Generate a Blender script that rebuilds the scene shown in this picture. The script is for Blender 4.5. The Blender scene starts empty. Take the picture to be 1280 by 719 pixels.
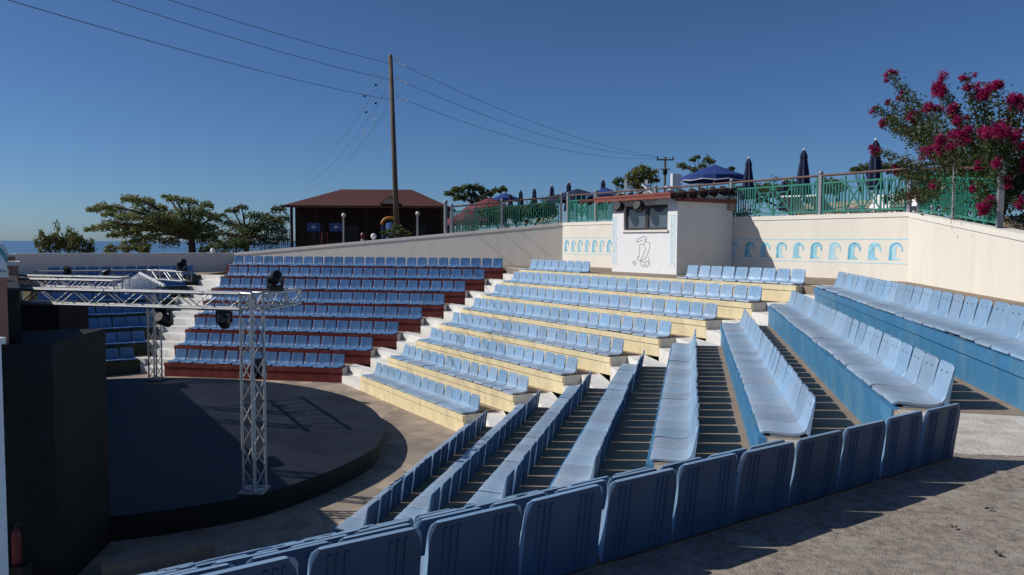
import bpy, bmesh, math, random
from mathutils import Vector, Matrix
R = math.radians
PI = math.pi
sin, cos = math.sin, math.cos
rnd = random.Random(11)
scene = bpy.context.scene
COL = scene.collection

# ------------------------------------------------------------------ camera
F, TH, ROLL = 975.0, 56.1 / 975.0, R(0.29)
cam_d = bpy.data.cameras.new('camera'); cam_d.sensor_width = 36; cam_d.lens = F / 1280 * 36
cam_d.clip_end = 60000; cam_d.clip_start = 0.1
cam = bpy.data.objects.new('camera', cam_d); COL.objects.link(cam)
fw = Vector((0, cos(TH), -sin(TH))); dn0 = Vector((0, -sin(TH), -cos(TH))); rt0 = Vector((1, 0, 0))
rt = rt0 * cos(ROLL) - dn0 * sin(ROLL); dn = rt0 * sin(ROLL) + dn0 * cos(ROLL)
m = Matrix.Identity(4)
for i in range(3):
    m[i][0], m[i][1], m[i][2] = rt[i], -dn[i], -fw[i]
cam.matrix_world = m
scene.camera = cam

def at(x, y, Y):
    """point of the place at survey distance Y along a sight line of the photograph"""
    d = fw + rt0 * 0 + rt * ((x - 640) / F) + dn * ((y - 359.5) / F)
    return d * (Y / d.y)

# ------------------------------------------------------------------ materials
def lin(c):
    return tuple((v / 12.92 if v <= .04045 else ((v + .055) / 1.055) ** 2.4) for v in c)

def mat(name, base, rough=.6, var=.18, scale=6.0, bump=0.0, bscale=40.0, metal=0.0, spec=.4,
        stain=None, stain_amt=.5, stain_scale=2.0, objcol=False, coat=0.0, stretch=None, island=0.0, pos=(.3,.7), spos=(.5,.72)):
    mt = bpy.data.materials.new(name); mt.use_nodes = True
    nt = mt.node_tree; N = nt.nodes; L = nt.links
    b = N['Principled BSDF']
    b.inputs['Roughness'].default_value = rough; b.inputs['Metallic'].default_value = metal
    b.inputs['Specular IOR Level'].default_value = spec
    if coat: b.inputs['Coat Weight'].default_value = coat
    tc = N.new('ShaderNodeTexCoord'); src = tc.outputs['Object']
    if stretch:
        mp = N.new('ShaderNodeMapping'); mp.inputs['Scale'].default_value = stretch
        L.new(src, mp.inputs['Vector']); src = mp.outputs['Vector']
    if objcol:
        oi0 = N.new('ShaderNodeObjectInfo'); vm = N.new('ShaderNodeVectorMath'); vm.operation = 'MULTIPLY_ADD'
        vm.inputs[1].default_value = (37,53,71); L.new(oi0.outputs['Random'], vm.inputs[0]); L.new(src, vm.inputs[2]); src = vm.outputs[0]
    nz = N.new('ShaderNodeTexNoise'); nz.inputs['Scale'].default_value = scale
    nz.inputs['Detail'].default_value = 6; nz.inputs['Roughness'].default_value = .62
    L.new(src, nz.inputs['Vector'])
    rp = N.new('ShaderNodeValToRGB')
    rp.color_ramp.elements[0].position, rp.color_ramp.elements[1].position = pos
    lo = [max(0, c * (1 - var)) for c in base] + [1]; hi = [min(1, c * (1 + var)) for c in base] + [1]
    rp.color_ramp.elements[0].color = lo; rp.color_ramp.elements[1].color = hi
    L.new(nz.outputs['Fac'], rp.inputs['Fac'])
    out = rp.outputs['Color']
    if stain:
        n2 = N.new('ShaderNodeTexNoise'); n2.inputs['Scale'].default_value = stain_scale
        n2.inputs['Detail'].default_value = 8; n2.inputs['Roughness'].default_value = .7
        L.new(src, n2.inputs['Vector'])
        r2 = N.new('ShaderNodeValToRGB'); r2.color_ramp.elements[0].position, r2.color_ramp.elements[1].position = spos
        r2.color_ramp.elements[1].color = (stain_amt,) * 3 + (1,)
        L.new(n2.outputs['Fac'], r2.inputs['Fac'])
        mx = N.new('ShaderNodeMix'); mx.data_type = 'RGBA'
        L.new(r2.outputs['Color'], mx.inputs['Factor']); L.new(out, mx.inputs[6])
        mx.inputs[7].default_value = tuple(stain) + (1,)
        out = mx.outputs[2]
    if objcol:
        oi = N.new('ShaderNodeObjectInfo'); mx = N.new('ShaderNodeMix'); mx.data_type = 'RGBA'; mx.blend_type = 'MULTIPLY'
        mx.inputs['Factor'].default_value = 1
        L.new(out, mx.inputs[6]); L.new(oi.outputs['Color'], mx.inputs[7]); out = mx.outputs[2]
    if island:
        g = N.new('ShaderNodeNewGeometry'); hs = N.new('ShaderNodeHueSaturation')
        mr = N.new('ShaderNodeMapRange'); mr.inputs[3].default_value = 1 - island; mr.inputs[4].default_value = 1 + island
        L.new(g.outputs['Random Per Island'], mr.inputs[0]); L.new(mr.outputs[0], hs.inputs['Value'])
        L.new(out, hs.inputs['Color']); out = hs.outputs['Color']
    L.new(out, b.inputs['Base Color'])
    if bump:
        n3 = N.new('ShaderNodeTexNoise'); n3.inputs['Scale'].default_value = bscale; n3.inputs['Detail'].default_value = 5
        L.new(src, n3.inputs['Vector'])
        bp = N.new('ShaderNodeBump'); bp.inputs['Strength'].default_value = bump; bp.inputs['Distance'].default_value = .02
        L.new(n3.outputs['Fac'], bp.inputs['Height']); L.new(bp.outputs['Normal'], b.inputs['Normal'])
    return mt

M = {}
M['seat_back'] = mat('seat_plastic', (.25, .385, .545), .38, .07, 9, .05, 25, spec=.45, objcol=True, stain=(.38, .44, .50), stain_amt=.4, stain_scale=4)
M['seat_pan'] = mat('seat_plastic_dusty', (.28, .37, .48), .42, .08, 9, .05, 25, spec=.45, objcol=True, stain=(.40, .43, .48), stain_amt=.7, stain_scale=5)
M['seat_far'] = mat('seat_plastic_rows', (.085, .185, .36), .38, .07, 9, spec=.45, island=.12)  # deeper blue paints in the dimmer light on the red and green blocks
M['seat_rear'] = mat('seat_plastic_rear_shade', (.045,.10,.20), .45, .12, 6, .04, 25, spec=.35, objcol=True)  # navy rear faces: shade behind the seats put into the plastic colour
M['seat_far_rear'] = mat('seat_plastic_rows_rear_shade', (.045,.10,.20), .45, .12, 6, spec=.35)  # same shade colour for the backs of the merged rows
M['bolt'] = mat('rusty_bolt', (.16, .13, .12), .6, .3, 40, metal=.4)
M['riser_red'] = mat('red_painted_plaster', (.15, .021, .020), .6, .22, 3, .1, 30, stain=(.17, .07, .06), stain_amt=.6, stain_scale=3, stretch=(1,1,.4), spos=(.5,.68))
M['riser_yellow'] = mat('yellow_painted_plaster', (.80, .68, .42), .7, .1, 3, .15, 30, stain=(.50, .42, .28), stain_amt=.6, stain_scale=3.5, stretch=(1,1,.5), spos=(.48,.68))
M['riser_blue'] = mat('blue_painted_plaster', (.052, .195, .37), .55, .14, 3, .15, 30, stain=(.13, .27, .37), stain_amt=.7, stain_scale=3.2, stretch=(1,1,.5), spos=(.48,.68))
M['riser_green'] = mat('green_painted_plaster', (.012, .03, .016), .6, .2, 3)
M['tread'] = mat('tan_concrete', (.29, .225, .17), .85, .2, 4, .3, 60, stain=(.24, .20, .16), stain_amt=.6)
M['endface'] = mat('whitewashed_concrete', (.55, .52, .48), .85, .14, 5, .2, 40, stain=(.36, .33, .29), stain_amt=.6)
M['step'] = mat('white_painted_steps', (.74, .72, .68), .8, .1, 5, .2, 40, stain=(.45, .42, .37), stain_amt=.55, stain_scale=3)
M['apron'] = mat('rough_old_concrete', (.275, .236, .196), .9, .36, 22.0, .45, 90, stain=(.42, .38, .33), stain_amt=.7, stain_scale=4.5, pos=(.34,.66), spos=(.48,.70))
M['walk'] = mat('brown_paved_walk', (.26, .20, .15), .9, .2, 4, .3, 50)
M['wall'] = mat('cream_painted_wall', (.78, .735, .645), .85, .05, 1.2, .12, 50, stain=(.60, .55, .47), stain_amt=.35, stain_scale=1.6, stretch=(1,1,.22))
M['coping'] = mat('cream_coping', (.79, .75, .67), .8, .06, 2, .1, 40)
M['white'] = mat('white_painted_plaster', (.80, .80, .80), .8, .03, 3, .08, 40, stain=(.68, .67, .64), stain_amt=.3)
M['grit'] = mat('pebble_dash', (.40, .34, .28), .9, .25, 12, .5, 70)
M['wave'] = mat('cyan_wall_paint', (.30, .60, .73), .75, .3, 7)
M['wave_dark'] = mat('deep_cyan_wall_paint', (.11, .42, .60), .75, .35, 7)
M['wave_pale'] = mat('pale_cyan_wall_paint', (.45, .68, .78), .75, .15, 6)
M['ink'] = mat('dark_line_paint', (.10, .10, .12), .7, .2, 5)
M['frame'] = mat('dark_window_frame', (.035, .03, .028), .5, .2, 5)
M['glass'] = mat('window_glass', (.09, .115, .14), .12, .1, 2, spec=.8)
M['roof'] = mat('red_brown_tile', (.085, .026, .02), .7, .25, 7, .3, 30)
M['fascia'] = mat('red_brown_board', (.23, .062, .045), .6, .2, 5)
M['tile_dark'] = mat('shaded_verge_tile', (.04, .022, .018), .7, .4, 9, .3, 30)  # darker copy of the roof tile, shade at the verges painted in
M['black'] = mat('black_lamp_metal', (.012, .012, .013), .45, .2, 10)
M['cloth_black'] = mat('black_stage_paint', (.009, .009, .0095), .75, .4, 2.2, .1, 20, stain=(.02, .019, .017), stain_amt=.5, stain_scale=1)
M['stage'] = mat('blue_black_stage_deck', (.015, .0185, .026), .6, .35, 1.3, .06, 12, spec=.2, stain=(.028, .033, .043), stain_amt=.6, stain_scale=.9)
M['alu'] = mat('aluminium_truss', (.40, .405, .41), .5, .12, 20, metal=.55)
M['pink'] = mat('terracotta_pink_plaster', (.42, .20, .145), .85, .1, 3, .1, 30)
M['teal_dome'] = mat('teal_dome_paint', (.13, .36, .38), .6, .12, 4)
M['teal'] = mat('teal_fence_paint', (.027, .205, .15), .5, .1, 6)
M['handrail'] = mat('brown_handrail', (.12, .065, .055), .6, .2, 6)
M['post'] = mat('grey_post_metal', (.26, .275, .30), .5, .1, 6, metal=.2)
M['navy'] = mat('navy_canvas', (.010, .018, .060), .8, .2, 8)
M['royal'] = mat('royal_blue_canvas', (.015, .045, .20), .8, .15, 5)
M['cyan_canvas'] = mat('light_blue_canvas', (.06, .26, .52), .8, .15, 5)
M['redcanvas'] = mat('faded_red_canvas', (.17, .04, .055), .8, .2, 4)
M['wood_pole'] = mat('weathered_pole_wood', (.12, .095, .075), .85, .3, 6, .3, 30, stretch=(1, 1, .1))
M['wire'] = mat('grey_cable', (.10, .10, .11), .5, .1, 3)
M['porcelain'] = mat('white_porcelain', (.72, .72, .72), .25, .05, 4)
M['plastic'] = mat('white_plastic', (.80, .80, .80), .4, .04, 4)
M['timber'] = mat('dark_timber_wall', (.030, .014, .011), .8, .35, 3, stretch=(1, 1, .2))
M['bark'] = mat('brown_bark', (.075, .055, .04), .9, .3, 8, .4, 30)
M['leaf_feather'] = mat('feathery_leaves', (.21, .235, .085), .6, .3, 1.5, island=.4)
M['leaf_dark'] = mat('dark_leaves', (.095, .13, .048), .6, .3, 1.5, island=.4)
M['leaf_olive'] = mat('olive_leaves', (.17, .175, .055), .6, .3, 1.5, island=.4)
M['leaf_bush'] = mat('glossy_shrub_leaves', (.062, .086, .027), .45, .3, 3, island=.45)
M['petal'] = mat('magenta_petals', (.34, .007, .100), .6, .25, 6, island=.3)
M['stone'] = mat('pale_stone_wall', (.34, .29, .23), .9, .3, 2.5, .5, 12)
M['sand'] = mat('dry_ground', (.20, .16, .10), .95, .25, .6, .3, 8, stain=(.09, .11, .045), stain_amt=.7, stain_scale=.3)
M['yellow'] = mat('yellow_plastic', (.40, .17, .015), .45, .1, 4)
M['red'] = mat('red_paint', (.13, .014, .013), .45, .1, 4)
M['bluep'] = mat('blue_plastic', (.02, .06, .20), .45, .1, 4)
M['flower_y'] = mat('yellow_blooms', (.62, .40, .03), .7, .2, 4, island=.3)

def translucent(mt, amt):
    nt = mt.node_tree; N = nt.nodes; L = nt.links; b = N['Principled BSDF']
    t = N.new('ShaderNodeBsdfTranslucent'); mx = N.new('ShaderNodeMixShader'); mx.inputs[0].default_value = amt
    L.new(b.inputs['Base Color'].links[0].from_socket, t.inputs['Color'])
    L.new(b.outputs[0], mx.inputs[1]); L.new(t.outputs[0], mx.inputs[2]); L.new(mx.outputs[0], N['Material Output'].inputs['Surface'])
for k_ in ('leaf_feather','leaf_dark','leaf_olive','leaf_bush','petal'): translucent(M[k_], .42)

# paving: irregular slabs
def paving_mat():
    mt = bpy.data.materials.new('crazy_paving'); mt.use_nodes = True
    nt = mt.node_tree; N = nt.nodes; L = nt.links; b = N['Principled BSDF']
    tc = N.new('ShaderNodeTexCoord')
    v = N.new('ShaderNodeTexVoronoi'); v.inputs['Scale'].default_value = 2.3
    e = N.new('ShaderNodeTexVoronoi'); e.feature = 'DISTANCE_TO_EDGE'; e.inputs['Scale'].default_value = 2.3
    n = N.new('ShaderNodeTexNoise'); n.inputs['Scale'].default_value = 1.1; n.inputs['Detail'].default_value = 7
    for q in (v, e, n): L.new(tc.outputs['Object'], q.inputs['Vector'])
    hs = N.new('ShaderNodeSeparateColor'); L.new(v.outputs['Color'], hs.inputs[0])
    r = N.new('ShaderNodeValToRGB'); r.color_ramp.elements[0].color = (.29, .235, .185, 1); r.color_ramp.elements[1].color = (.47, .375, .285, 1)
    L.new(hs.outputs[0], r.inputs['Fac'])
    m1 = N.new('ShaderNodeMix'); m1.data_type = 'RGBA'; m1.blend_type = 'MULTIPLY'; m1.inputs['Factor'].default_value = .6
    r3 = N.new('ShaderNodeValToRGB'); r3.color_ramp.elements[0].position = .35; r3.color_ramp.elements[1].position = .65
    r3.color_ramp.elements[0].color = (.55, .55, .58, 1)
    L.new(n.outputs['Fac'], r3.inputs['Fac']); L.new(r.outputs['Color'], m1.inputs[6]); L.new(r3.outputs['Color'], m1.inputs[7])
    r2 = N.new('ShaderNodeValToRGB'); r2.color_ramp.elements[1].position = .035
    r2.color_ramp.elements[0].color = (.75, .75, .75, 1)
    L.new(e.outputs['Distance'], r2.inputs['Fac'])
    m2 = N.new('ShaderNodeMix'); m2.data_type = 'RGBA'; m2.blend_type = 'MULTIPLY'; m2.inputs['Factor'].default_value = 1
    L.new(m1.outputs[2], m2.inputs[6]); L.new(r2.outputs['Color'], m2.inputs[7])
    L.new(m2.outputs[2], b.inputs['Base Color']); b.inputs['Roughness'].default_value = .9
    return mt
M['paving'] = paving_mat()
def deck_seams(mt):
    nt = mt.node_tree; N = nt.nodes; L = nt.links; b = N['Principled BSDF']
    src = b.inputs['Base Color'].links[0].from_socket
    tc = N.new('ShaderNodeTexCoord'); mp = N.new('ShaderNodeMapping'); mp.inputs['Rotation'].default_value = (0,0,R(33)); L.new(tc.outputs['Object'], mp.inputs['Vector'])
    br = N.new('ShaderNodeTexBrick'); br.inputs['Scale'].default_value = 1; br.inputs['Brick Width'].default_value = 2.44; br.inputs['Row Height'].default_value = 1.22; br.inputs['Mortar Size'].default_value = .012
    br.inputs['Color1'].default_value = (1,1,1,1); br.inputs['Color2'].default_value = (.72,.74,.78,1); br.inputs['Mortar'].default_value = (.35,.35,.35,1)
    L.new(mp.outputs['Vector'], br.inputs['Vector'])
    mx = N.new('ShaderNodeMix'); mx.data_type = 'RGBA'; mx.blend_type = 'MULTIPLY'; mx.inputs['Factor'].default_value = 1
    L.new(src, mx.inputs[6]); L.new(br.outputs['Color'], mx.inputs[7]); L.new(mx.outputs[2], b.inputs['Base Color'])
deck_seams(M['stage'])

def sea_mat():
    mt = mat('sea_water', (.035, .10, .20), .25, .12, .004, .3, .05, spec=.5)
    return mt
M['sea'] = sea_mat()

# ------------------------------------------------------------------ mesh builder
class MB:
    def __init__(self):
        self.v = []; self.f = []; self.mi = []; self.cur = 0
    def add(self, vs, fs):
        o = len(self.v); self.v += [tuple(p) for p in vs]
        for q in fs:
            self.f.append(tuple(o + k for k in q)); self.mi.append(self.cur)
    def box(self, x0, x1, y0, y1, z0, z1):
        self.add([(x0,y0,z0),(x1,y0,z0),(x1,y1,z0),(x0,y1,z0),(x0,y0,z1),(x1,y0,z1),(x1,y1,z1),(x0,y1,z1)],
                 [(3,2,1,0),(4,5,6,7),(0,1,5,4),(1,2,6,5),(2,3,7,6),(3,0,4,7)])
    def prism(self, poly, z0, z1):
        """poly: list of (x,y); z0, z1 numbers or lists"""
        n = len(poly)
        a = sum(poly[k][0]*poly[(k+1)%n][1]-poly[(k+1)%n][0]*poly[k][1] for k in range(n))
        if a < 0: 
            poly = poly[::-1]
            if isinstance(z1, (list, tuple)): z1 = z1[::-1]
            if isinstance(z0, (list, tuple)): z0 = z0[::-1]
        Z0 = z0 if isinstance(z0, (list, tuple)) else [z0]*n
        Z1 = z1 if isinstance(z1, (list, tuple)) else [z1]*n
        vs = [(p[0],p[1],Z0[k]) for k,p in enumerate(poly)] + [(p[0],p[1],Z1[k]) for k,p in enumerate(poly)]
        fs = [tuple(range(n-1,-1,-1)), tuple(range(n,2*n))] + [(k,(k+1)%n,n+(k+1)%n,n+k) for k in range(n)]
        self.add(vs, fs)
    def tube(self, pts, r, n=6, r2=None, cap=True):
        pts = [Vector(p) for p in pts]; m_ = len(pts); rings = []
        up = None
        for i, p in enumerate(pts):
            t = (pts[min(i+1, m_-1)] - pts[max(i-1, 0)]).normalized()
            if up is None:
                up = Vector((0,0,1)) if abs(t.z) < .9 else Vector((1,0,0))
            a = t.cross(up).normalized(); b_ = a.cross(t).normalized(); up = b_
            k = i/(m_-1) if m_ > 1 else 0
            rr = r if r2 is None else r + (r2-r)*k
            if isinstance(r, (list, tuple)): rr = r[i]
            rings.append([p + a*rr*cos(2*PI*j/n) + b_*rr*sin(2*PI*j/n) for j in range(n)])
        vs = [q for g in rings for q in g]; fs = []
        for i in range(m_-1):
            for j in range(n):
                fs.append((i*n+j, i*n+(j+1)%n, (i+1)*n+(j+1)%n, (i+1)*n+j))
        if cap: fs += [tuple(range(n-1,-1,-1)), tuple((m_-1)*n+j for j in range(n))]
        self.add(vs, fs)
    def bar(self, a, b, w, h=None):
        """rectangular bar between two points"""
        a = Vector(a); b = Vector(b); h = h or w; t = (b-a).normalized()
        up = Vector((0,0,1)) if abs(t.z) < .95 else Vector((0,1,0))
        s = t.cross(up).normalized()*w/2; u = s.cross(t).normalized()*h/2
        self.add([a-s-u,a+s-u,a+s+u,a-s+u,b-s-u,b+s-u,b+s+u,b-s+u],
                 [(3,2,1,0),(4,5,6,7),(0,1,5,4),(1,2,6,5),(2,3,7,6),(3,0,4,7)])
    def lathe(self, c, prof, n=16, fold=None):
        """prof: list of (r,z)"""
        vs = []; fs = []
        for (r, z) in prof:
            for j in range(n):
                k = 1.0 if fold is None else (1 + fold*(1 if j % 2 else -1))
                vs.append((c[0]+r*k*cos(2*PI*j/n), c[1]+r*k*sin(2*PI*j/n), c[2]+z))
        for i in range(len(prof)-1):
            for j in range(n):
                fs.append((i*n+j, i*n+(j+1)%n, (i+1)*n+(j+1)%n, (i+1)*n+j))
        fs += [tuple(range(n-1,-1,-1)), tuple((len(prof)-1)*n+j for j in range(n))]
        self.add(vs, fs)
    def ball(self, c, r, n=12, sq=1.0, half=False):
        k = 7
        a0 = 0 if half else -PI/2+.12
        self.lathe(c, [(max(.001, r*cos(a0+(PI/2-.05-a0)*i/k)), sq*r*sin(a0+(PI/2-.05-a0)*i/k)) for i in range(k+1)], n)
    def build(self, name, mats, parent=None, smooth=False, auto=None):
        me = bpy.data.meshes.new(name); me.from_pydata(self.v, [], self.f)
        mats = mats if isinstance(mats, (list, tuple)) else [mats]
        for q in mats: me.materials.append(q)
        if len(mats) > 1: me.polygons.foreach_set('material_index', self.mi)
        if smooth or auto: me.polygons.foreach_set('use_smooth', [True]*len(me.polygons))
        me.update()
        if auto: 
            me.set_sharp_from_angle(angle=R(auto))
        o = bpy.data.objects.new(name, me); COL.objects.link(o)
        if parent is not None: o.parent = parent
        return o

def tag(o, label=None, cat=None, group=None, kind=None):
    if label: o['label'] = label
    if cat: o['category'] = cat
    if group: o['group'] = group
    if kind: o['kind'] = kind
    return o
def thing(name, label, cat, loc=(0,0,0), rz=0, group=None):
    o = bpy.data.objects.new(name, None); COL.objects.link(o); o.location = loc; o.rotation_euler = (0,0,rz)
    o.empty_display_size = .2
    return tag(o, label, cat, group)
def struct(mb, name, mt, smooth=False):
    return tag(mb.build(name, mt, smooth=smooth), kind='structure')

# ------------------------------------------------------------------ theatre layout (metres, camera eye at the origin)
PH = {1:-36.5, 2:10.15, 3:57.21, 4:103.02, 5:145.24}
DB = {1:29.2, 2:23.84, 3:9.33, 4:-4.32, 5:-9.19}          # backrest plane of the lowest row
PITCH, RISE, SEAT = 1.10, .43, .46
FR = .50                                                   # front of bench ahead of backrest plane
LL = {1:[None]*8,
      2:[-15.85,-16.19,-16.48,-16.8,-17.12,-17.42,-17.67,-18.03],
      3:[-22.08,-22.52,-22.79,-23.28,-23.76,-24.16,-24.63,-25.06],
      4:[-16.37,-16.66,-16.92,-17.57,-18.19,-18.81,-19.31,-19.83],
      5:[-3.4,-3.75,-4.1,-4.45,-4.8,-5.15,-5.53]}
RR = {1:[5.43,6.0,6.5,7.05,7.6,8.45,9.1],
      2:[-9.76,-9.21,-8.67,-8.15,-7.6,-7.06,-6.54,-6.01],
      3:[-15.85,-15.4,-14.93,-14.51,-14.,-13.52,-13.06,-12.61],
      4:[-9.83,-9.29,-8.89,-8.45,-8.31,-7.99,-7.58,-7.17],
      5:[3.0,3.0,2.6,2.2,1.6,1.3,.91]}
NS = {1:[6,7,8,9,10,11,12], 2:[13,15,17,19,21,22,24,26], 3:[14,15,17,19,21,23,25,27], 4:[14,16,17,20,21,24,26,27], 5:[13,14,14,14,14,14,14]}
LL[1] = [RR[1][k]-NS[1][k]*SEAT for k in range(7)]
RR[5] = [LL[5][k]+NS[5][k]*SEAT for k in range(7)]
FLOOR, DECK = -4.5, -4.1
def T(i): return -3.65 - .40 + RISE*(i-1)
def Fd(w, i): return DB[w] + PITCH*(i-1) - FR
def P2(w, D, s):
    a = R(PH[w]); return (D*sin(a)+s*cos(a), D*cos(a)-s*sin(a))
def P3(w, D, s, z):
    p = P2(w, D, s); return (p[0], p[1], z)
WALL = {1:39.3, 2:35.6, 3:21.3, 4:5.92}
def meet(w1, D1, w2, D2):
    a, b = R(PH[w1]), R(PH[w2]); det = sin(a)*cos(b)-cos(a)*sin(b)
    return ((D1*cos(b)-D2*cos(a))/det, (sin(a)*D2-sin(b)*D1)/det)
def S_of(w, p): return p[0]*cos(R(PH[w]))-p[1]*sin(R(PH[w]))
def D_of(w, p): return p[0]*sin(R(PH[w]))+p[1]*cos(R(PH[w]))
CTR = (-9.87, 15.99)

BLOCK = {1:'green', 2:'red', 3:'yellow', 4:'blue', 5:'near'}
RM = {1:M['riser_green'], 2:M['riser_red'], 3:M['riser_yellow'], 4:M['riser_blue'], 5:M['riser_blue']}
TL = {1:'stepped seating block with dark green fronts in shade at far left',
      2:'stepped seating block with dark red painted fronts facing the stage',
      3:'stepped seating block with pale yellow painted fronts below the white booth',
      4:'stepped seating block with bright blue painted fronts at right',
      5:'stepped seating block in the foreground seen from behind its seats'}
for w in (1,2,3,4,5):
    nrow = 7 if w in (1,5) else 8
    c0 = P2(w, Fd(w,1), (LL[w][0]+RR[w][0])/2)
    root = thing('seating_terrace', TL[w], 'seating terrace', (c0[0], c0[1], FLOOR), -R(PH[w]))
    base = MB()
    for i in range(1, nrow+1):
        # local frame: x along the row, y outward
        f = Fd(w,i)-Fd(w,1); sx = (LL[w][0]+RR[w][0])/2
        x0, x1 = LL[w][i-1]-.08-sx, RR[w][i-1]+.08-sx
        zt = T(i)-FLOOR; zb = (T(i-1)-FLOOR if i > 1 else 0)+.001
        r = MB(); r.box(x0, x1, f, f+.06, zb, zt-.135); r.box(x0-.002, x1+.002, f-.022, f+.06, zt-.13, zt)
        r.build('riser', RM[w], root)
        t = MB(); t.box(x0, x1, f+.061, f+(.475 if w == 5 and i == 7 else PITCH+(.03 if i < nrow else .6)), zt-.42 if i > 1 else 0, zt)
        for fi in range(len(t.f)): t.mi[fi] = 1 if fi in (3,5) else 0
        t.build('tread', [M['tread'], M['endface']], root)
# aisles between the blocks
AL = {1:'white painted aisle steps between the green and red seating blocks',
      2:'white painted aisle steps between the red and yellow seating blocks',
      3:'white painted aisle steps between the yellow and blue seating blocks',
      4:'white painted aisle steps beside the foreground seats at right'}
for w in (1,2,3,4):
    nrow = 7 if w in (1,4) else 8
    a0 = P2(w, Fd(w,1), RR[w][0]); b0 = P2(w+1, Fd(w+1,1), LL[w+1][0])
    org = Vector(((a0[0]+b0[0])/2, (a0[1]+b0[1])/2, FLOOR))
    root = thing('aisle_stairs', AL[w], 'stairs', org)
    for i in range(1, nrow+1):
        for hf in (0,1):
            if w == 4 and i == 7 and hf == 1: continue
            fa, fb = Fd(w,i)+hf*.55, Fd(w,i)+(hf+1)*.55-.002
            ga, gb = Fd(w+1,i)+hf*.55, Fd(w+1,i)+(hf+1)*.55-.002
            poly = [P2(w,fa,RR[w][i-1]+.083), P2(w,fb,RR[w][i-1]+.083), P2(w+1,gb,LL[w+1][i-1]-.083), P2(w+1,ga,LL[w+1][i-1]-.083)]
            zt = T(i)-(.215 if hf == 0 else .003)
            q = MB(); q.prism([(p[0]-org.x,p[1]-org.y) for p in poly], zt-.40-FLOOR if not (i == 1 and hf == 0) else .001, zt-FLOOR)
            q.build('step', M['step'], root)
# ------------------------------------------------------------------ floors
q = MB(); q.prism([(CTR[0]+13*cos(a), CTR[1]+13*sin(a)) for a in [2*PI*k/48 for k in range(48)]], FLOOR-.3, FLOOR)
struct(q, 'floor', M['paving'])
c12 = meet(1,WALL[1],2,WALL[2]); c23 = meet(2,WALL[2],3,WALL[3]); c34 = meet(3,WALL[3],4,WALL[4])
inner = [P2(2,Fd(2,8)+.3,LL[2][7]), P2(2,Fd(2,8)+.3,RR[2][7]), P2(3,Fd(3,8)+.3,LL[3][7]), P2(3,Fd(3,8)+.3,RR[3][7]),
         P2(4,Fd(4,8)+.3,LL[4][7]), P2(4,Fd(4,8)+.3,RR[4][7]+.05)]
outer = [P2(4,WALL[4]+.1,RR[4][7]+.05), c34, c23, c12]
q = MB(); q.prism(inner+outer, T(8)-.4, T(8)-.006)
struct(q, 'walkway', M['walk'])
q = MB(); q.prism([P2(1,Fd(1,7)+.4,0), P2(1,Fd(1,7)+.4,RR[1][6]+.1), P2(2,Fd(2,7)+.8,LL[2][6]-.1), P2(2,Fd(2,8)+.25,LL[2][7]-1.5), c12, P2(1,WALL[1],-4), P2(1,Fd(1,7)+.4,-4)], T(7)-.4, T(7)-.008)
struct(q, 'walkway', M['walk'])
ap = [P2(4,Fd(4,8),-7.47), (3.42,6.9), (3.0,5.5), P2(5,Fd(5,8)-.56,LL[5][6]-.09), P2(5,Fd(5,7)+.48,LL[5][6]-.09), P2(5,Fd(5,7)+.48,9), P2(5,16,9), P2(5,16,-16), P2(4,14,-7.03), P2(4,Fd(4,8),-7.03)]
q = MB(); q.prism(ap, T(7)-.5, T(7)-.004)
struct(q, 'ground', M['apron'])
q = MB(); q.prism([(3.44,6.88), (3.02,5.52), (3.25,5.40), (3.9,5.33), (4.6,5.36), P2(4,Fd(4,8)-.005,-7.04), P2(4,Fd(4,8)-.005,-7.45)], T(7)-.02, T(7)+.002)
struct(q, 'pavement', mat('worn_white_concrete', (.58,.54,.48), .85, .22, 4, .5, 50, stain=(.30,.26,.22), stain_amt=.8, stain_scale=3))

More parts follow.
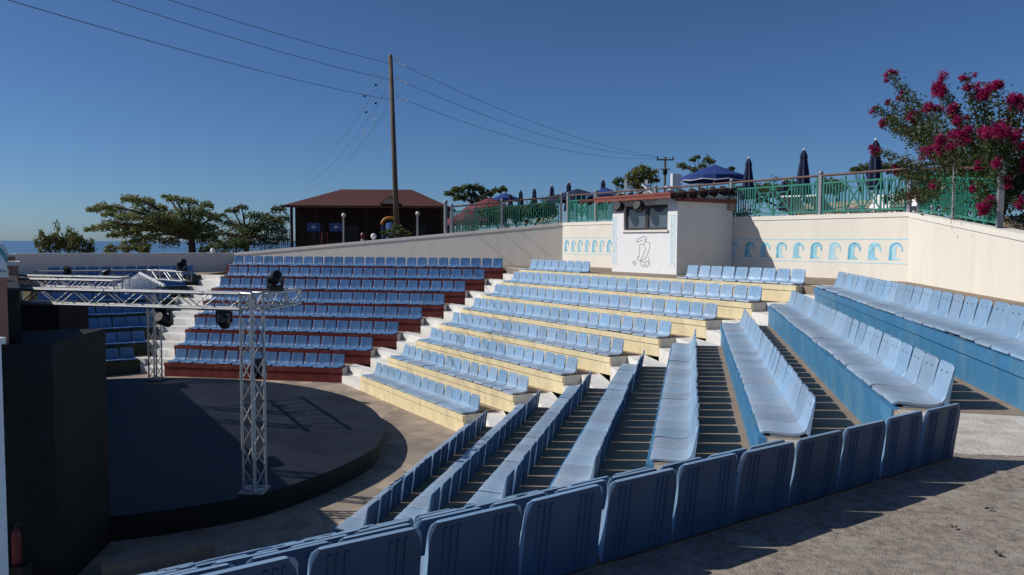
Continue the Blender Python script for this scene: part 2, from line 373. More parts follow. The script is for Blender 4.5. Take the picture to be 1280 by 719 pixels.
# ------------------------------------------------------------------ seats
def seat_meshes(taper, rc):
    prof = [(-.492,.022),(-.480,.050),(-.44,.062),(-.36,.060),(-.27,.052),(-.19,.050),(-.135,.056),(-.095,.075),(-.07,.108),(-.056,.15),(-.042,.21),(-.027,.275),(-.012,.340),(-.006,.365),(-.002,.385),(0,.398)]
    NV = len(prof); US = [-1,-.965,-.88,-.5,0,.5,.88,.965,1]; NU = len(US); W = .2235
    cum = [0]
    for k in range(1,NV): cum.append(cum[-1]+math.dist(prof[k],prof[k-1]))
    Ltot = cum[-1]; front = []; rear = []
    for k,(y,z) in enumerate(prof):
        a = prof[max(0,k-1)]; b = prof[min(NV-1,k+1)]; t = (b[0]-a[0], b[1]-a[1]); ln = math.hypot(*t)
        nrm = (-t[1]/ln, t[0]/ln)       # towards the sitter
        d_end = Ltot-cum[k]; rr = rc
        tb = min(1,max(0,(z-.07)/.13)); tb = tb*tb*(3-2*tb); Wk = W-(taper*tb if k >= 6 else 0)
        ww = Wk if d_end > rr else Wk-rr+math.sqrt(max(0,rr*rr-(rr-d_end)**2))
        d_st = cum[k]; rr = .03
        if d_st < rr: ww = W-rr+math.sqrt(max(0,rr*rr-(rr-d_st)**2))
        # a shallow dish in the middle of pan and back
        mid = math.sin(PI*min(1,max(0,cum[k]/Ltot)))
        for u in US:
            e = abs(u); dip = -.010 if e >= 1 else (-.003 if e > .95 else 0)
            dish = -.014*mid*(1-(u/.9)**2) if e < .9 else 0
            off = dip+dish
            front.append((u*ww, y+nrm[0]*off, z+nrm[1]*off))
            th = .034
            rear.append((u*ww*.99, y-nrm[0]*th, max(.002, z-nrm[1]*th)))
    skirt = []
    for k in range(NV):
        t_ = max(0,(k-7)/(NV-8)); z_ = .014+(.396-.014)*t_; y_ = -.030+.052*t_
        for j,u in enumerate(US): skirt.append((rear[k*NU+j][0], y_, z_))
    def sect(k0, k1, ribs):
        mb = MB(); n = k1-k0+1; rear_f = []
        vs = front[k0*NU:(k1+1)*NU]+(skirt if ribs else rear)[k0*NU:(k1+1)*NU]; fs = []; o = n*NU
        for k in range(n-1):
            for j in range(NU-1):
                fs.append((k*NU+j, k*NU+j+1, (k+1)*NU+j+1, (k+1)*NU+j))
                fs.append((o+k*NU+j, o+(k+1)*NU+j, o+(k+1)*NU+j+1, o+k*NU+j+1)); rear_f.append(len(fs)-1)
            fs.append((k*NU, (k+1)*NU, o+(k+1)*NU, o+k*NU))
            fs.append((k*NU+NU-1, o+k*NU+NU-1, o+(k+1)*NU+NU-1, (k+1)*NU+NU-1))
        for j in range(NU-1):
            fs.append((j, o+j, o+j+1, j+1)); e = (n-1)*NU
            fs.append((e+j, e+j+1, o+e+j+1, o+e+j))
        mb.add(vs, fs)
        for q_ in rear_f: mb.mi[q_] = 2 if ribs else 1
        if ribs:
            mb.cur = 2
            for x in (-.150,-.118,-.086,.086,.118,.150):
                mb.add([(x-.011,-.036,.018),(x+.011,-.036,.018),(x+.004,-.0235,.018),(x-.004,-.0235,.018),
                        (x-.011,.012,.372),(x+.011,.012,.372),(x+.004,.0265,.368),(x-.004,.0265,.368)],
                       [(3,2,1,0),(4,5,6,7),(0,1,5,4),(1,2,6,5),(2,3,7,6),(3,0,4,7)])
            mb.cur = 1
            for x in (-.075,.075):
                c = Vector((x,-.016,.315)); 
                mb.add([c+Vector((.011*cos(a),-.004,.011*sin(a))) for a in [2*PI*k/7 for k in range(7)]], [tuple(range(7))])
                mb.add([c+Vector((.011*cos(a),-.004,.011*sin(a))) for a in [2*PI*k/7 for k in range(7)]], [tuple(range(6,-1,-1))])
        else:
            mb.box(-.215,-.155,-.40,-.12,.0,.018); mb.box(.155,.215,-.40,-.12,.0,.018)
        return mb
    return sect(0, 7, False), sect(7, NV-1, True)
mb_pan, mb_back = seat_meshes(.017, .042)
mb_pan_n, mb_back_n = seat_meshes(.004, .034)
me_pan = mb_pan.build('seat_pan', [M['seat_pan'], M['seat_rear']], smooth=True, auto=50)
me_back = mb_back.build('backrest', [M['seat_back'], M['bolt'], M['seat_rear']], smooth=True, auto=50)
proto = thing('theatre_seat', 'x', 'seat')
me_pan.parent = proto; me_back.parent = proto
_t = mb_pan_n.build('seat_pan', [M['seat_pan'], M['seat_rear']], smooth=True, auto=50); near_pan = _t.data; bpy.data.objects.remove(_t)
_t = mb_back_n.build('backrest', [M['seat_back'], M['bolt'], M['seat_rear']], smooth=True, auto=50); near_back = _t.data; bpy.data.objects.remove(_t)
far_pan, far_back = me_pan.data, me_back.data

ORD = ['','first','second','third','fourth','fifth','sixth','seventh','eighth','ninth','tenth','eleventh','twelfth','thirteenth','fourteenth',
       'fifteenth','sixteenth','seventeenth','eighteenth','nineteenth','twentieth','twenty-first','twenty-second','twenty-third','twenty-fourth','twenty-fifth','twenty-sixth','twenty-seventh']
def low(i): return {1:'lowest',2:'second-lowest',3:'third-lowest',4:'fourth-lowest',5:'fourth-highest',6:'third-highest',7:'second-highest',8:'highest'}[i]
spots = []
def add_spot(w, i, k, s, label, tint=None):
    D = DB[w]+PITCH*(i-1); p = P2(w, D, s)
    j = rnd.uniform(-.006,.006)
    spots.append(dict(w=w, i=i, p=(p[0]+j, p[1]+j, T(i)), rz=-R(PH[w])+rnd.gauss(0,.016), tilt=rnd.gauss(0,.014), label=label, tint=tint))
for w in (1,2,3,4,5):
    for i in range(1, (7 if w in (1,5) else 8)+1):
        n = NS[w][i-1]; l, r = LL[w][i-1], RR[w][i-1]; p = (r-l)/n
        for k in range(n):
            s = l+(k+.5)*p; tint = None
            if w == 3 and i == 8:
                continue
            if w == 3: lab = f'pale blue seat, {ORD[k+1]} from the left in the {low(i)} row of the yellow block'
            elif w == 4: lab = f'dusty blue seat, {ORD[k+1]} from the far end, {low(i)} row of the blue block'
            elif w == 5:
                lab = f'shaded blue seat seen from behind, {ORD[k+1]} from the right, {"nearest" if i == 7 else low(i)} foreground row'
            else: lab = f'deep blue seat, {ORD[n-k]} from the right in the {low(i)} row of the {"dark red" if w == 2 else "dark green"} block'
            if (w,i,k) in ((3,7,3),(3,7,5)): tint = (.85,1.35,1.25); lab = lab.replace('pale blue', 'brighter turquoise')
            if (w,i,k) == (2,5,20-2): tint = (.85,1.25,1.2)
            add_spot(w, i, k, s, lab, tint)
for k in range(8):
    add_spot(3, 8, k, -25.06+(k+.5)*SEAT, f'pale blue seat, {ORD[k+1]} from the left in the short top row left of the booth' if k else 'bright turquoise seat at the left end of the top row left of the booth', (.8,1.4,1.3) if k == 0 else None)
for k in range(9):
    add_spot(3, 8, k, -12.61-(8.5-k)*SEAT, f'pale blue seat, {ORD[k+1]} from the booth in the short top row right of it')
def key(q):
    d = math.dist((0,0,0), q['p'])
    # seats of the foreground block below its top row hide behind that row, but for the two or three ends that show
    if q['w'] == 5 and q['i'] < 7: d += 0 if q['i'] >= 5 else 12
    return d
def in_view(q, m=0):
    x, y, z = q['p']
    if y < .8: return False
    u = 640+F*x/y; v = 302-F*(z+.3)/y
    return -40-m < u < 1310+m and v < 740+m
spots = [q for q in spots if in_view(q, 420)]
spots.sort(key=lambda q: key(q)+(0 if in_view(q) else 100))
NIND = 310
def copy_seat(q, first):
    if first: root = proto; kids = [me_pan, me_back]
    else:
        root = proto.copy(); COL.objects.link(root); kids = []
        for ch in (me_pan, me_back):
            c = ch.copy(); COL.objects.link(c); c.parent = root; kids.append(c)
    root.location = q['p']; root.rotation_euler = (q['tilt'], 0, q['rz'])
    root['label'] = q['label']; root['group'] = 'blue theatre seats bolted to the stepped benches'
    g = rnd.uniform(.84,1.10); f = rnd.uniform(-.09,.06)
    c = (g*(1+f), g, g*(1-f*.5), 1)
    if q['w'] in (1,2): c = (c[0]*.34, c[1]*.48, c[2]*.66, 1)  # tint darkened to paint in the weak light on these two blocks
    if q['tint']: c = tuple(q['tint'])+(1,)
    for k in kids: k.color = c
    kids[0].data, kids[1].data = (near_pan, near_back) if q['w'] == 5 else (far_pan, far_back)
for n, q in enumerate(spots[:NIND]): copy_seat(q, n == 0)
far = MB()
for q in spots[NIND:]:
    mt4 = Matrix.Translation(q['p']) @ Matrix.Rotation(q['rz'],4,'Z') @ Matrix.Rotation(q['tilt'],4,'X')
    for src in (mb_pan, mb_back):
        n0 = len(far.f); far.add([mt4 @ Vector(v) for v in src.v], src.f)
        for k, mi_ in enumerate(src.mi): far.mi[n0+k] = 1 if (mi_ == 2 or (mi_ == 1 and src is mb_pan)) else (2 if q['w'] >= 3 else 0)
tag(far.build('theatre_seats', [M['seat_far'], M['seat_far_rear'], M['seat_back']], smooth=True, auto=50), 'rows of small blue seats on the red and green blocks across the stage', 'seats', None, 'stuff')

# ------------------------------------------------------------------ stage
def stage_r(a):
    tab = [(-60,5.75),(-49,6.05),(-31,6.8),(-5,7.18),(20,7.1),(50,7.12),(96,7.25),(125,7.25)]
    a = math.degrees(a)
    for (a0,r0),(a1,r1) in zip(tab,tab[1:]):
        if a0 <= a <= a1:
            t = (a-a0)/(a1-a0); return r0+(r1-r0)*t
    return 7
arc = [R(-57+(122.5+57)*k/72) for k in range(73)]
rim = [(stage_r(a)*cos(a), stage_r(a)*sin(a)) for a in arc]
root = thing('stage', 'round dark blue stage deck raised above the paved floor', 'stage', (CTR[0],CTR[1],FLOOR))
q = MB(); q.prism(rim, DECK-FLOOR-.05, DECK-FLOOR); q.build('deck', M['stage'], root)
q = MB(); q.prism([(x*.992,y*.992) for x,y in rim], .001, DECK-FLOOR-.052); q.build('skirt', M['cloth_black'], root)
# steps up to the stage at its near side
s0 = (-6.15,9.55)
root = thing('stage_steps', 'low grey steps up to the near side of the dark stage', 'steps', (-4.9,10.55,FLOOR), R(-57.2+90))
for k in range(2):
    q = MB(); q.box(-.7,.7,-.35-.3*(1-k),-.35+.02-.3*(1-k)+.28,.001,.14*(k+1)); q.build('step', M['walk'], root)

# stage house
w = 3
hb = P2(3, 0, -18)
root = thing('stage_house', 'terracotta and black stage house with domed piers at left', 'stage house', (hb[0],hb[1],FLOOR), -R(PH[3]))
def lz(z): return z-FLOOR
q = MB(); q.box(-7.6,6.45,-.55,.1,.001,lz(-.62)); q.build('back_wall', M['cloth_black'], root)
for s, name in ((-11.55,'near'),(-16.9,'mid'),(-25.9,'far')):
    x = s+18
    yf = -.035 if name == 'near' else .13
    x -= .13 if name == 'near' else 0
    q = MB(); q.box(x-.4,x+.28,-.95,yf,.002,lz(-.46)); pr = q.build('pier', M['pink'], root)
    q = MB(); q.box(x-.44,x+.30,-.99,yf+.02,lz(-.458),lz(-.39)); q.build('cornice', M['coping'], pr)
    q = MB(); q.ball((x-.05,-.32,lz(-.385)), .30, 18, 1.05, True); q.build('dome', M['white'] if name != 'mid' else M['teal_dome'], pr, smooth=True)
for s, mtx in ((-14.2,'white'),(-19.5,'white'),(-22.5,'teal_dome'),(-24.4,'white')):
    q = MB(); q.ball((s+18,-.45,lz(-.62)), .34, 18, 1.1, True); q.build('dome', M[mtx], root, smooth=True)
def loc3(p): return (S_of(3,p)+18, D_of(3,p))
q = MB(); q.prism([loc3(p) for p in ((-5.98,11.42),(-5.76,9.72),(-6.5,9.3),(-7.1,11.0))], .002, lz(-1.29)); q.build('wing_panel', mat('worn_grey_black_panel',(.018,.018,.018),.8,.4,1.4,.1,20,stain=(.035,.031,.025),stain_amt=.6,stain_scale=.8,spec=.2), root)
q = MB(); q.prism([loc3(p) for p in ((-12.75,23.4),(-13.05,22.4),(-14.7,21.9),(-15.3,23.3))], .002, lz(-1.80)); q.build('wing_panel', M['cloth_black'], root)
# white parapet at the near end
root = thing('parapet_wall', 'short white parapet wall in front of the pink pier at the left edge', 'wall', (-4.9,7.3,FLOOR))
q = MB(); q.box(-1.6,.33,-.72,-.36,.001,lz(-.93)); q.build('wall', M['white'], root)
q = MB(); q.box(-1.65,.355,-.75,-.33,lz(-.928),lz(-.87)); q.build('coping', M['coping'], root)
ex = at(20,662,9.2)
root = thing('fire_extinguisher', 'red fire extinguisher standing in the dark beside the stage wing', 'fire extinguisher', (ex.x,ex.y,FLOOR)); root.scale = (.62,.62,.85)
q = MB(); q.lathe((0,0,0.7), [(.08,0),(.085,.02),(.085,.42),(.06,.48),(.025,.52)], 14); q.build('cylinder', M['red'], root, smooth=True)
q = MB(); q.lathe((0,0,1.22), [(.022,0),(.022,.05)], 8); q.bar((0,0,1.27),(.12,0,1.29),.02); q.build('valve', M['black'], root)
q = MB(); q.box(-.2,.2,-.15,.15,0,.70); q.build('stand', M['cloth_black'], root)

# ------------------------------------------------------------------ lighting truss
root = thing('lighting_truss', 'aluminium box truss on two towers over the dark stage', 'truss', (-4.22,12.62,DECK))
base = Vector((-4.22,12.62,DECK))
def truss(p, q_, name, wd=.25, step=.36):
    p = Vector(p)-base; q_ = Vector(q_)-base; t = (q_-p); Ln = t.length; t.normalize()
    up = Vector((0,0,1)) if abs(t.z) < .9 else Vector((.87,-.5,0))
    a = t.cross(up).normalized()*wd/2; b = a.cross(t).normalized()*wd/2
    mb = MB(); cs = [a+b, a-b, -a-b, -a+b]
    for c in cs: mb.tube([p+c, q_+c], .024, 8)
    n = max(1, round(Ln/step))
    for f in range(4):
        c0, c1 = cs[f], cs[(f+1)%4]
        for k in range(n):
            s0, s1 = p+t*Ln*k/n, p+t*Ln*(k+1)/n
            mb.tube([s0+(c0 if k%2 == 0 else c1), s1+(c1 if k%2 == 0 else c0)], .011, 5)
    for e in (p, q_):
        for f in range(4): mb.tube([e+cs[f], e+cs[(f+1)%4]], .018, 6)
    # coupling sleeves
    k = 1.9
    while k < Ln-.4:
        for c in cs: mb.tube([p+t*(k-.05)+c, p+t*(k+.05)+c], .032, 8)
        k += 1.9
    return mb.build(name, M['alu'], root, smooth=True, auto=40)
truss((-4.22,12.62,DECK+.04), (-4.22,12.62,-.84), 'tower')
truss((-10.54,22.9,DECK+.04), (-10.54,22.9,-.86), 'tower')
truss((-8.75,13.72,-.975), (-4.36,12.66,-.975), 'beam')
truss((-4.10,12.72,-.98), (-3.95,14.1,-.98), 'beam')
truss((-13.6,22.3,-1.02), (-10.70,22.9,-.99), 'beam')
truss((-10.40,22.75,-.98), (-8.95,21.45,-.98), 'beam')
truss((-12.3,19.15,-.99), (-9.1,18.35,-.99), 'beam')
truss((-11.9,17.9,-1.0), (-8.6,17.0,-1.0), 'beam')
for c in ((-4.22,12.62),(-10.54,22.9)):
    q = MB(); q.box(c[0]-base.x-.2,c[0]-base.x+.2,c[1]-base.y-.2,c[1]-base.y+.2,.001,.035); q.build('base_plate', M['alu'], root)
# ladder piece lying across the beams
A1, A2 = Vector((-9.75,20.4,-.84)), Vector((-7.5,16.8,-.97)); B1, B2 = Vector((-10.05,19.9,-1.12)), Vector((-8.2,16.6,-1.12))
root = thing('ladder', 'pale metal ladder lying across the truss beams', 'ladder', A1)
for a_, b_ in ((A1,A2),(B1,B2)):
    q = MB(); q.bar(a_-A1, b_-A1, .05,.05); q.build('rail', M['plastic'], root)
q = MB()
for k in range(8): q.bar(A1.lerp(A2,(k+.5)/8)-A1, B1.lerp(B2,(k+.5)/8)-A1, .035)
q.build('rung', M['plastic'], root)

def stage_light(p, label, hang, rz, sz=.78):
    root = thing('stage_light', label, 'stage light', p, rz, 'black lamps on the stage truss'); root.scale = (sz,sz,sz)
    s = -1 if hang else 1
    q = MB(); q.box(-.15,.15,-.12,.12,0 if s > 0 else -.10,.10 if s > 0 else 0); q.build('base', M['black'], root)
    q = MB()
    for e in (-1,1): q.bar((e*.15,0,s*.09),(e*.15,0,s*.30),.035,.07)
    q.bar((-.17,0,s*.10),(.17,0,s*.10),.05); q.build('yoke', M['black'], root)
    q = MB(); pr = [(.08,-.17),(.12,-.14),(.135,0),(.13,.10),(.105,.18),(.10,.2)]
    vs = MB(); vs.lathe((0,0,0), pr, 16)
    mm = Matrix.Translation((0,0,s*.28)) @ Matrix.Rotation(R(65),4,'X')
    q.add([mm @ Vector(v) for v in vs.v], vs.f); q.build('head', M['black'], root, smooth=True, auto=40)
    return root
stage_light((-4.02,13.2,-.84), 'round black moving lamp standing on the near truss corner', False, .6)
stage_light((-4.72,12.75,-1.10), 'black lamp hanging under the near truss beam beside the tower', True, .2)
stage_light((-5.80,12.98,-1.10), 'black lamp hanging under the middle of the near truss beam', True, -.3)
stage_light((-9.15,21.6,-.84), 'round black lamp on the far truss end before the grey wall', False, .8)
stage_light((-10.0,19.2,-.92), 'black lamp beside the top of the metal ladder', False, 1.6, .5)
stage_light((-11.0,19.3,-.85), 'black lamp on the shaded truss beam at far left', False, .1, .5)
stage_light((-4.22,12.9,-1.95), 'black lamp clamped inside the near truss tower', True, .4)

# ------------------------------------------------------------------ walls
def along_wall(w, D, s0, s1, z0, zt0, zt1, name, label, thick=.30, cop=True):
    """wall with its face on plane D; top may slope from zt0 at s0 to zt1 at s1"""
    o = P2(w, D, (s0+s1)/2)
    root = thing(name, label, 'wall', (o[0],o[1],z0), -R(PH[w]))
    h = (s1-s0)/2
    def pr(mb, y0, y1, za, zb):     # za, zb: offsets below top
        vs = []
        for y in (y0,y1):
            for x, zt in ((-h,zt0-z0),(h,zt1-z0)):
                vs += [(x,y,zt-za if za is not None else 0.0),(x,y,zt-zb)]
        mb.add(vs, [(0,2,3,1),(4,5,7,6),(0,1,5,4),(2,6,7,3),(1,3,7,5),(0,4,6,2)])
    q = MB(); pr(q, 0, thick, None, .005); q.build('wall_face', M['wall'], root)
    if cop:
        q = MB(); pr(q, -.025, thick+.03, .13, 0); q.build('coping', M['coping'], root)
    return root
s3a, s3b = S_of(3,c23), S_of(3,c34)
w3 = along_wall(3, WALL[3], s3a+.0, s3b, T(8)-.3, .92, .92, 'frieze_wall', 'cream wall painted with a row of cyan curling waves behind the booth')
s2a, s2b = S_of(2,c12), S_of(2,c23)
along_wall(2, WALL[2], s2a, s2b+.0, T(8)-.5, -.58, .92, 'boundary_wall', 'long shaded cream wall sloping up behind the red seating block')
s1b = S_of(1,c12)
along_wall(1, WALL[1], -2.5, s1b, T(7)-.3, -.56, -.57, 'boundary_wall', 'low grey shaded wall behind the green seating block at far left')
s4a = S_of(4,c34)
along_wall(4, WALL[4], s4a+.0, -15.6, T(8)-.3, .90, .16, 'boundary_wall', 'plain sunlit cream wall behind the blue block below the flowering bush')
# lower end of that wall carries on, out of the picture to the right
# painted wave frieze on wall 3
def wave_shape(mb, x, z, w_, h):
    """one curling wave, face in the xz plane (y proud of the wall), body at left, crest curling over to the right"""
    y = -.006
    outer = []; innr = []
    for k in range(15):
        a = PI - PI*1.12*k/14
        outer.append((x+.5*w_+.5*w_*cos(a), z+h*.62+h*.38*sin(a)))
    for k in range(15):
        a = PI - PI*1.12*k/14
        tk = .62*(1-k/14)**1.0+.30
        innr.append((x+.56*w_+.5*w_*(1-tk)*cos(a)*.95, z+h*.60+h*.38*(1-tk)*sin(a)))
    foot_o = (x-.06*w_, z); foot_i = (x+.86*w_, z)
    pts_o = [foot_o, (x-.01*w_, z+h*.3)]+outer; pts_i = [foot_i, (x+.50*w_, z+h*.22)]+innr
    n = len(pts_o)
    vs = [(p[0],y,p[1]) for p in pts_o]+[(p[0],y,p[1]) for p in pts_i]
    fs = [(k,n+k,n+k+1,k+1) for k in range(n-1)]
    mb.add(vs, fs)
    # darker outer stroke
    c = mb.cur; mb.cur = 1
    pts_m = [(o_[0]*.66+i_[0]*.34, o_[1]*.66+i_[1]*.34) for o_,i_ in zip(pts_o,pts_i)]
    vs = [(p[0],y-.003,p[1]) for p in pts_o]+[(p[0],y-.003,p[1]) for p in pts_m]
    mb.add(vs, fs); mb.cur = c
smid = (s3a+s3b)/2
def frieze(sa, sb, n, z0, z1, w_, right_first=True):
    q = MB(); q.box(sa-smid, sb-smid, -.005, -.001, z1-.035, z1); q.box(sa-smid, sb-smid, -.005, -.001, z0, z0+.03)
    q.build('frieze_line', M['wave_pale'], w3)
    for k in range(n):
        s = sa+(sb-sa)*(k+.14)/n-smid
        mb = MB(); wave_shape(mb, s, z0+.11-(T(8)-.3)*0, w_, (z1-z0)-.22)
        mb.build('painted_wave', [M['wave'] if k % 3 else M['wave_pale'], M['wave_dark'] if k % 2 else M['wave']], w3)
zb3 = T(8)-.3
frieze(-19.0, -12.45, 10, -.56-zb3, .17-zb3, .40)
frieze(-29.2, -25.2, 8, -.50-zb3, .24-zb3, .30)

# ------------------------------------------------------------------ booth
bs0, bs1, bD0 = -22.1, -18.8, 18.6
o = P2(3, bD0, (bs0+bs1)/2)
booth = thing('control_booth', 'white control booth with dark window, bird drawing and red tiled roof', 'booth', (o[0],o[1],T(8)), -R(PH[3]))
hw = (bs1-bs0)/2; dep = WALL[3]-bD0-.03; H = 1.50-T(8)
# front wall with window opening
wx0, wx1, wz0, wz1 = -1.03, 1.20, .46-T(8), 1.32-T(8)
q = MB()
q.box(-hw,wx0,0,.2,0,H); q.box(wx1,hw,0,.2,0,H); q.box(wx0,wx1,0,.2,0,wz0); q.box(wx0,wx1,0,.2,wz1,H)
q.build('front_wall', M['white'], booth)
q = MB(); q.box(-hw,-hw+.2,.201,dep,0,H+.15); q.box(hw-.2,hw,.201,dep,0,H+.15); q.build('side_wall', M['white'], booth)
q = MB(); q.box(hw-.3,hw+.12,dep-.30,dep-.002,H-.35,H+.12); q.build('corner_block', M['grit'], booth)
q = MB(); q.box(wx0-.05,wx1+.05,-.06,.0,wz0-.07,wz0-.004); q.build('window_sill', M['coping'], booth)
q = MB()
fw_ = .075
q.box(wx0+.003,wx0+.10,.10,.16,wz0+.003,wz1-.003); q.box(wx1-fw_,wx1-.003,.10,.16,wz0+.003,wz1-.003)
q.box(wx0+.10,wx1-fw_,.10,.16,wz0+.003,wz0+fw_); q.box(wx0+.10,wx1-fw_,.10,.16,wz1-fw_-.05,wz1-.003); q.box(-.0,.16,.09,.16,wz0+fw_,wz1-fw_-.05)
wf = q.build('window', M['frame'], booth)
q = MB(); q.box(wx0+.1,.0,.125,.135,wz0+fw_,wz1-fw_-.05); q.build('pane', M['glass'], wf)
q = MB(); q.box(.16,wx1-fw_,.125,.135,wz0+fw_,wz1-fw_-.05); q.build('pane', M['glass'], wf)
q = MB(); q.box(-hw+.2,hw-.2,.6,.62,0,H); q.build('inner_wall', M['black'], booth)
# roof: low mono-pitch slab with fascia and a row of round tiles at both verges
rx0, rx1, ry0, ry1 = -hw-1.45, hw+.14, -.42, dep+.02
def rz_(y): return H+.03+.10*(y-ry0)
q = MB()
q.add([(rx0,ry0,rz_(ry0)),(rx1,ry0,rz_(ry0)),(rx1,ry1,rz_(ry1)),(rx0,ry1,rz_(ry1)),(rx0,ry0,rz_(ry0)+.10),(rx1,ry0,rz_(ry0)+.10),(rx1,ry1,rz_(ry1)+.10),(rx0,ry1,rz_(ry1)+.10)],
      [(3,2,1,0),(4,5,6,7),(0,1,5,4),(1,2,6,5),(2,3,7,6),(3,0,4,7)])
rf = q.build('roof', M['roof'], booth)
q = MB(); q.box(rx0+.9,rx1-.02,ry0-.025,ry0-.002,H-.02,H+.17); q.box(rx0+.9,rx1-.02,ry0-.045,ry0-.026,H+.10,H+.18); q.build('fascia', M['fascia'], rf)
def verge(x, n, y0, y1, sg, drop):
    for k in range(n):
        y = y0+(y1-y0)*(k+.5)/n
        mb = MB(); L_ = .42
        vs = []; fs = []; seg = 8
        for a_ in range(2):
            xx = x+sg*(-.30+L_*a_); zc = rz_(y)+.06-(drop*a_)
            for rad in (.22,.185):
                for j in range(seg+1):
                    a = PI*j/seg
                    vs.append((xx, y+rad*cos(a), zc+rad*sin(a)*.9-.05))
        m_ = seg+1
        for j in range(seg):
            fs += [(j,j+1,2*m_+j+1,2*m_+j),(m_+j,3*m_+j,3*m_+j+1,m_+j+1),(j,m_+j,m_+j+1,j+1),(2*m_+j,2*m_+j+1,3*m_+j+1,3*m_+j)]
        fs += [(0,2*m_,3*m_,m_),(seg,m_+seg,3*m_+seg,2*m_+seg)]
        mb.add(vs, fs); mb.build('verge_tile', M['tile_dark'], rf, smooth=True, auto=45)
verge(rx1-.05, 6, ry0+.05, ry1-.1, 1, .16)
verge(rx0+.05, 6, ry0+.05, ry1-.1, -1, .16)
q = MB(); q.box(rx1-.14,rx1+.02,ry0+.3,ry1,rz_(ry0)-.14,rz_(ry0)-.015); q.build('verge_board', M['fascia'], rf)
# Greek-key bands
def key_band(x0):
    mb = MB(); n = 12; z0, z1 = .28, 2.02; st = (z1-z0)/n; y0, y1 = -.005, -.001
    for k in range(n):
        z = z0+st*k; a = .155; t = .026
        mb.box(x0,x0+a,y0,y1,z,z+t); mb.box(x0,x0+a,y0,y1,z+st*.55,z+st*.55+t)
        if k % 2: mb.box(x0,x0+t,y0,y1,z+t,z+st*.55)
        else: mb.box(x0+a-t,x0+a,y0,y1,z+t,z+st*.55)
    mb.box(x0-.05,x0-.03,y0,y1,z0,z1); 
    mb.build('painted_key_band', M['wave_pale'], booth)
key_band(-hw+.10); key_band(hw-.24)
# line drawing of a long-necked bird figure
def stroke(mb, pts, w_=.016):
    y = -.006
    for a, b in zip(pts, pts[1:]):
        d = Vector((b[0]-a[0], b[1]-a[1])); 
        if d.length < 1e-5: continue
        n = Vector((-d.y,d.x)).normalized()*w_/2; e = d.normalized()*w_*.35
        mb.add([(a[0]-n.x-e.x,y,a[1]-n.y-e.y),(b[0]-n.x+e.x,y,b[1]-n.y+e.y),(b[0]+n.x+e.x,y,b[1]+n.y+e.y),(a[0]+n.x-e.x,y,a[1]+n.y-e.y)],[(0,1,2,3)])
def curve(pts, n=8):
    out = []
    for k in range(len(pts)-1):
        p0 = pts[max(0,k-1)]; p1 = pts[k]; p2 = pts[k+1]; p3 = pts[min(len(pts)-1,k+2)]
        for j in range(n):
            t = j/n
            out.append(tuple(.5*((2*p1[a])+(-p0[a]+p2[a])*t+(2*p0[a]-5*p1[a]+4*p2[a]-p3[a])*t*t+(-p0[a]+3*p1[a]-3*p2[a]+p3[a])*t**3) for a in (0,1)))
    return out+[pts[-1]]
px = lambda x, y: ((x-358)/95*.98*.72+.02, (655-y)/225*1.14+.16)   # drawing units to metres on the wall
fig = [[(312,475),(318,455),(335,446),(352,440),(362,432),(375,440),(378,455),(372,470),(398,476),(403,492),(400,520),(388,555),(370,585),(345,605)],
       [(312,475),(330,468),(352,462)],[(338,490),(360,486),(372,470)],[(333,492),(333,540),(328,580)],
       [(362,490),(372,520),(362,555),(345,590),(338,600)],[(328,572),(315,590),(330,600),(345,603)],
       [(345,605),(365,612),(385,604),(400,612),(402,630),(390,636),(388,650)],[(345,605),(338,622),(350,640),(372,640),(382,625),(368,612)],
       [(284,612),(300,606),(312,615),(300,622),(308,632),(296,634),(290,622),(284,612)],[(355,630),(365,628),(372,634)],[(390,575),(400,600),(396,622)],[(366,458),(372,452)]]
mb = MB()
for s_ in fig: stroke(mb, curve([px(*p) for p in s_]), .013)
mb.build('line_drawing', M['ink'], booth)
# two black floodlights over the window
for k, x in enumerate((-.88, .16)):
    lo = Vector((x,-.34,H-.22)); mw = Matrix.Rotation(-R(PH[3]),4,'Z')
    wp = Vector((o[0],o[1],T(8))) + (mw @ lo)
    root = thing('floodlight', 'round black floodlight on the booth front, above the ' + ('left window pane' if k == 0 else 'middle of the window'), 'floodlight', wp, -R(PH[3]), 'floodlights over the booth window')
    vs = MB(); vs.lathe((0,0,0), [(.10,-.14),(.16,-.12),(.19,0),(.19,.08),(.16,.12)], 16); mm = Matrix.Translation((0,0,0)) @ Matrix.Rotation(R(70),4,'X')
    q = MB(); q.add([mm @ Vector(v) for v in vs.v], vs.f); q.build('housing', M['black'], root, smooth=True, auto=40)
    q = MB(); q.bar((-.05,.08,.1),(-.16,-.06,.40),.05); q.bar((-.16,-.06,.40),(-.02,.04,.50),.05); q.build('bracket', M['alu'], root)

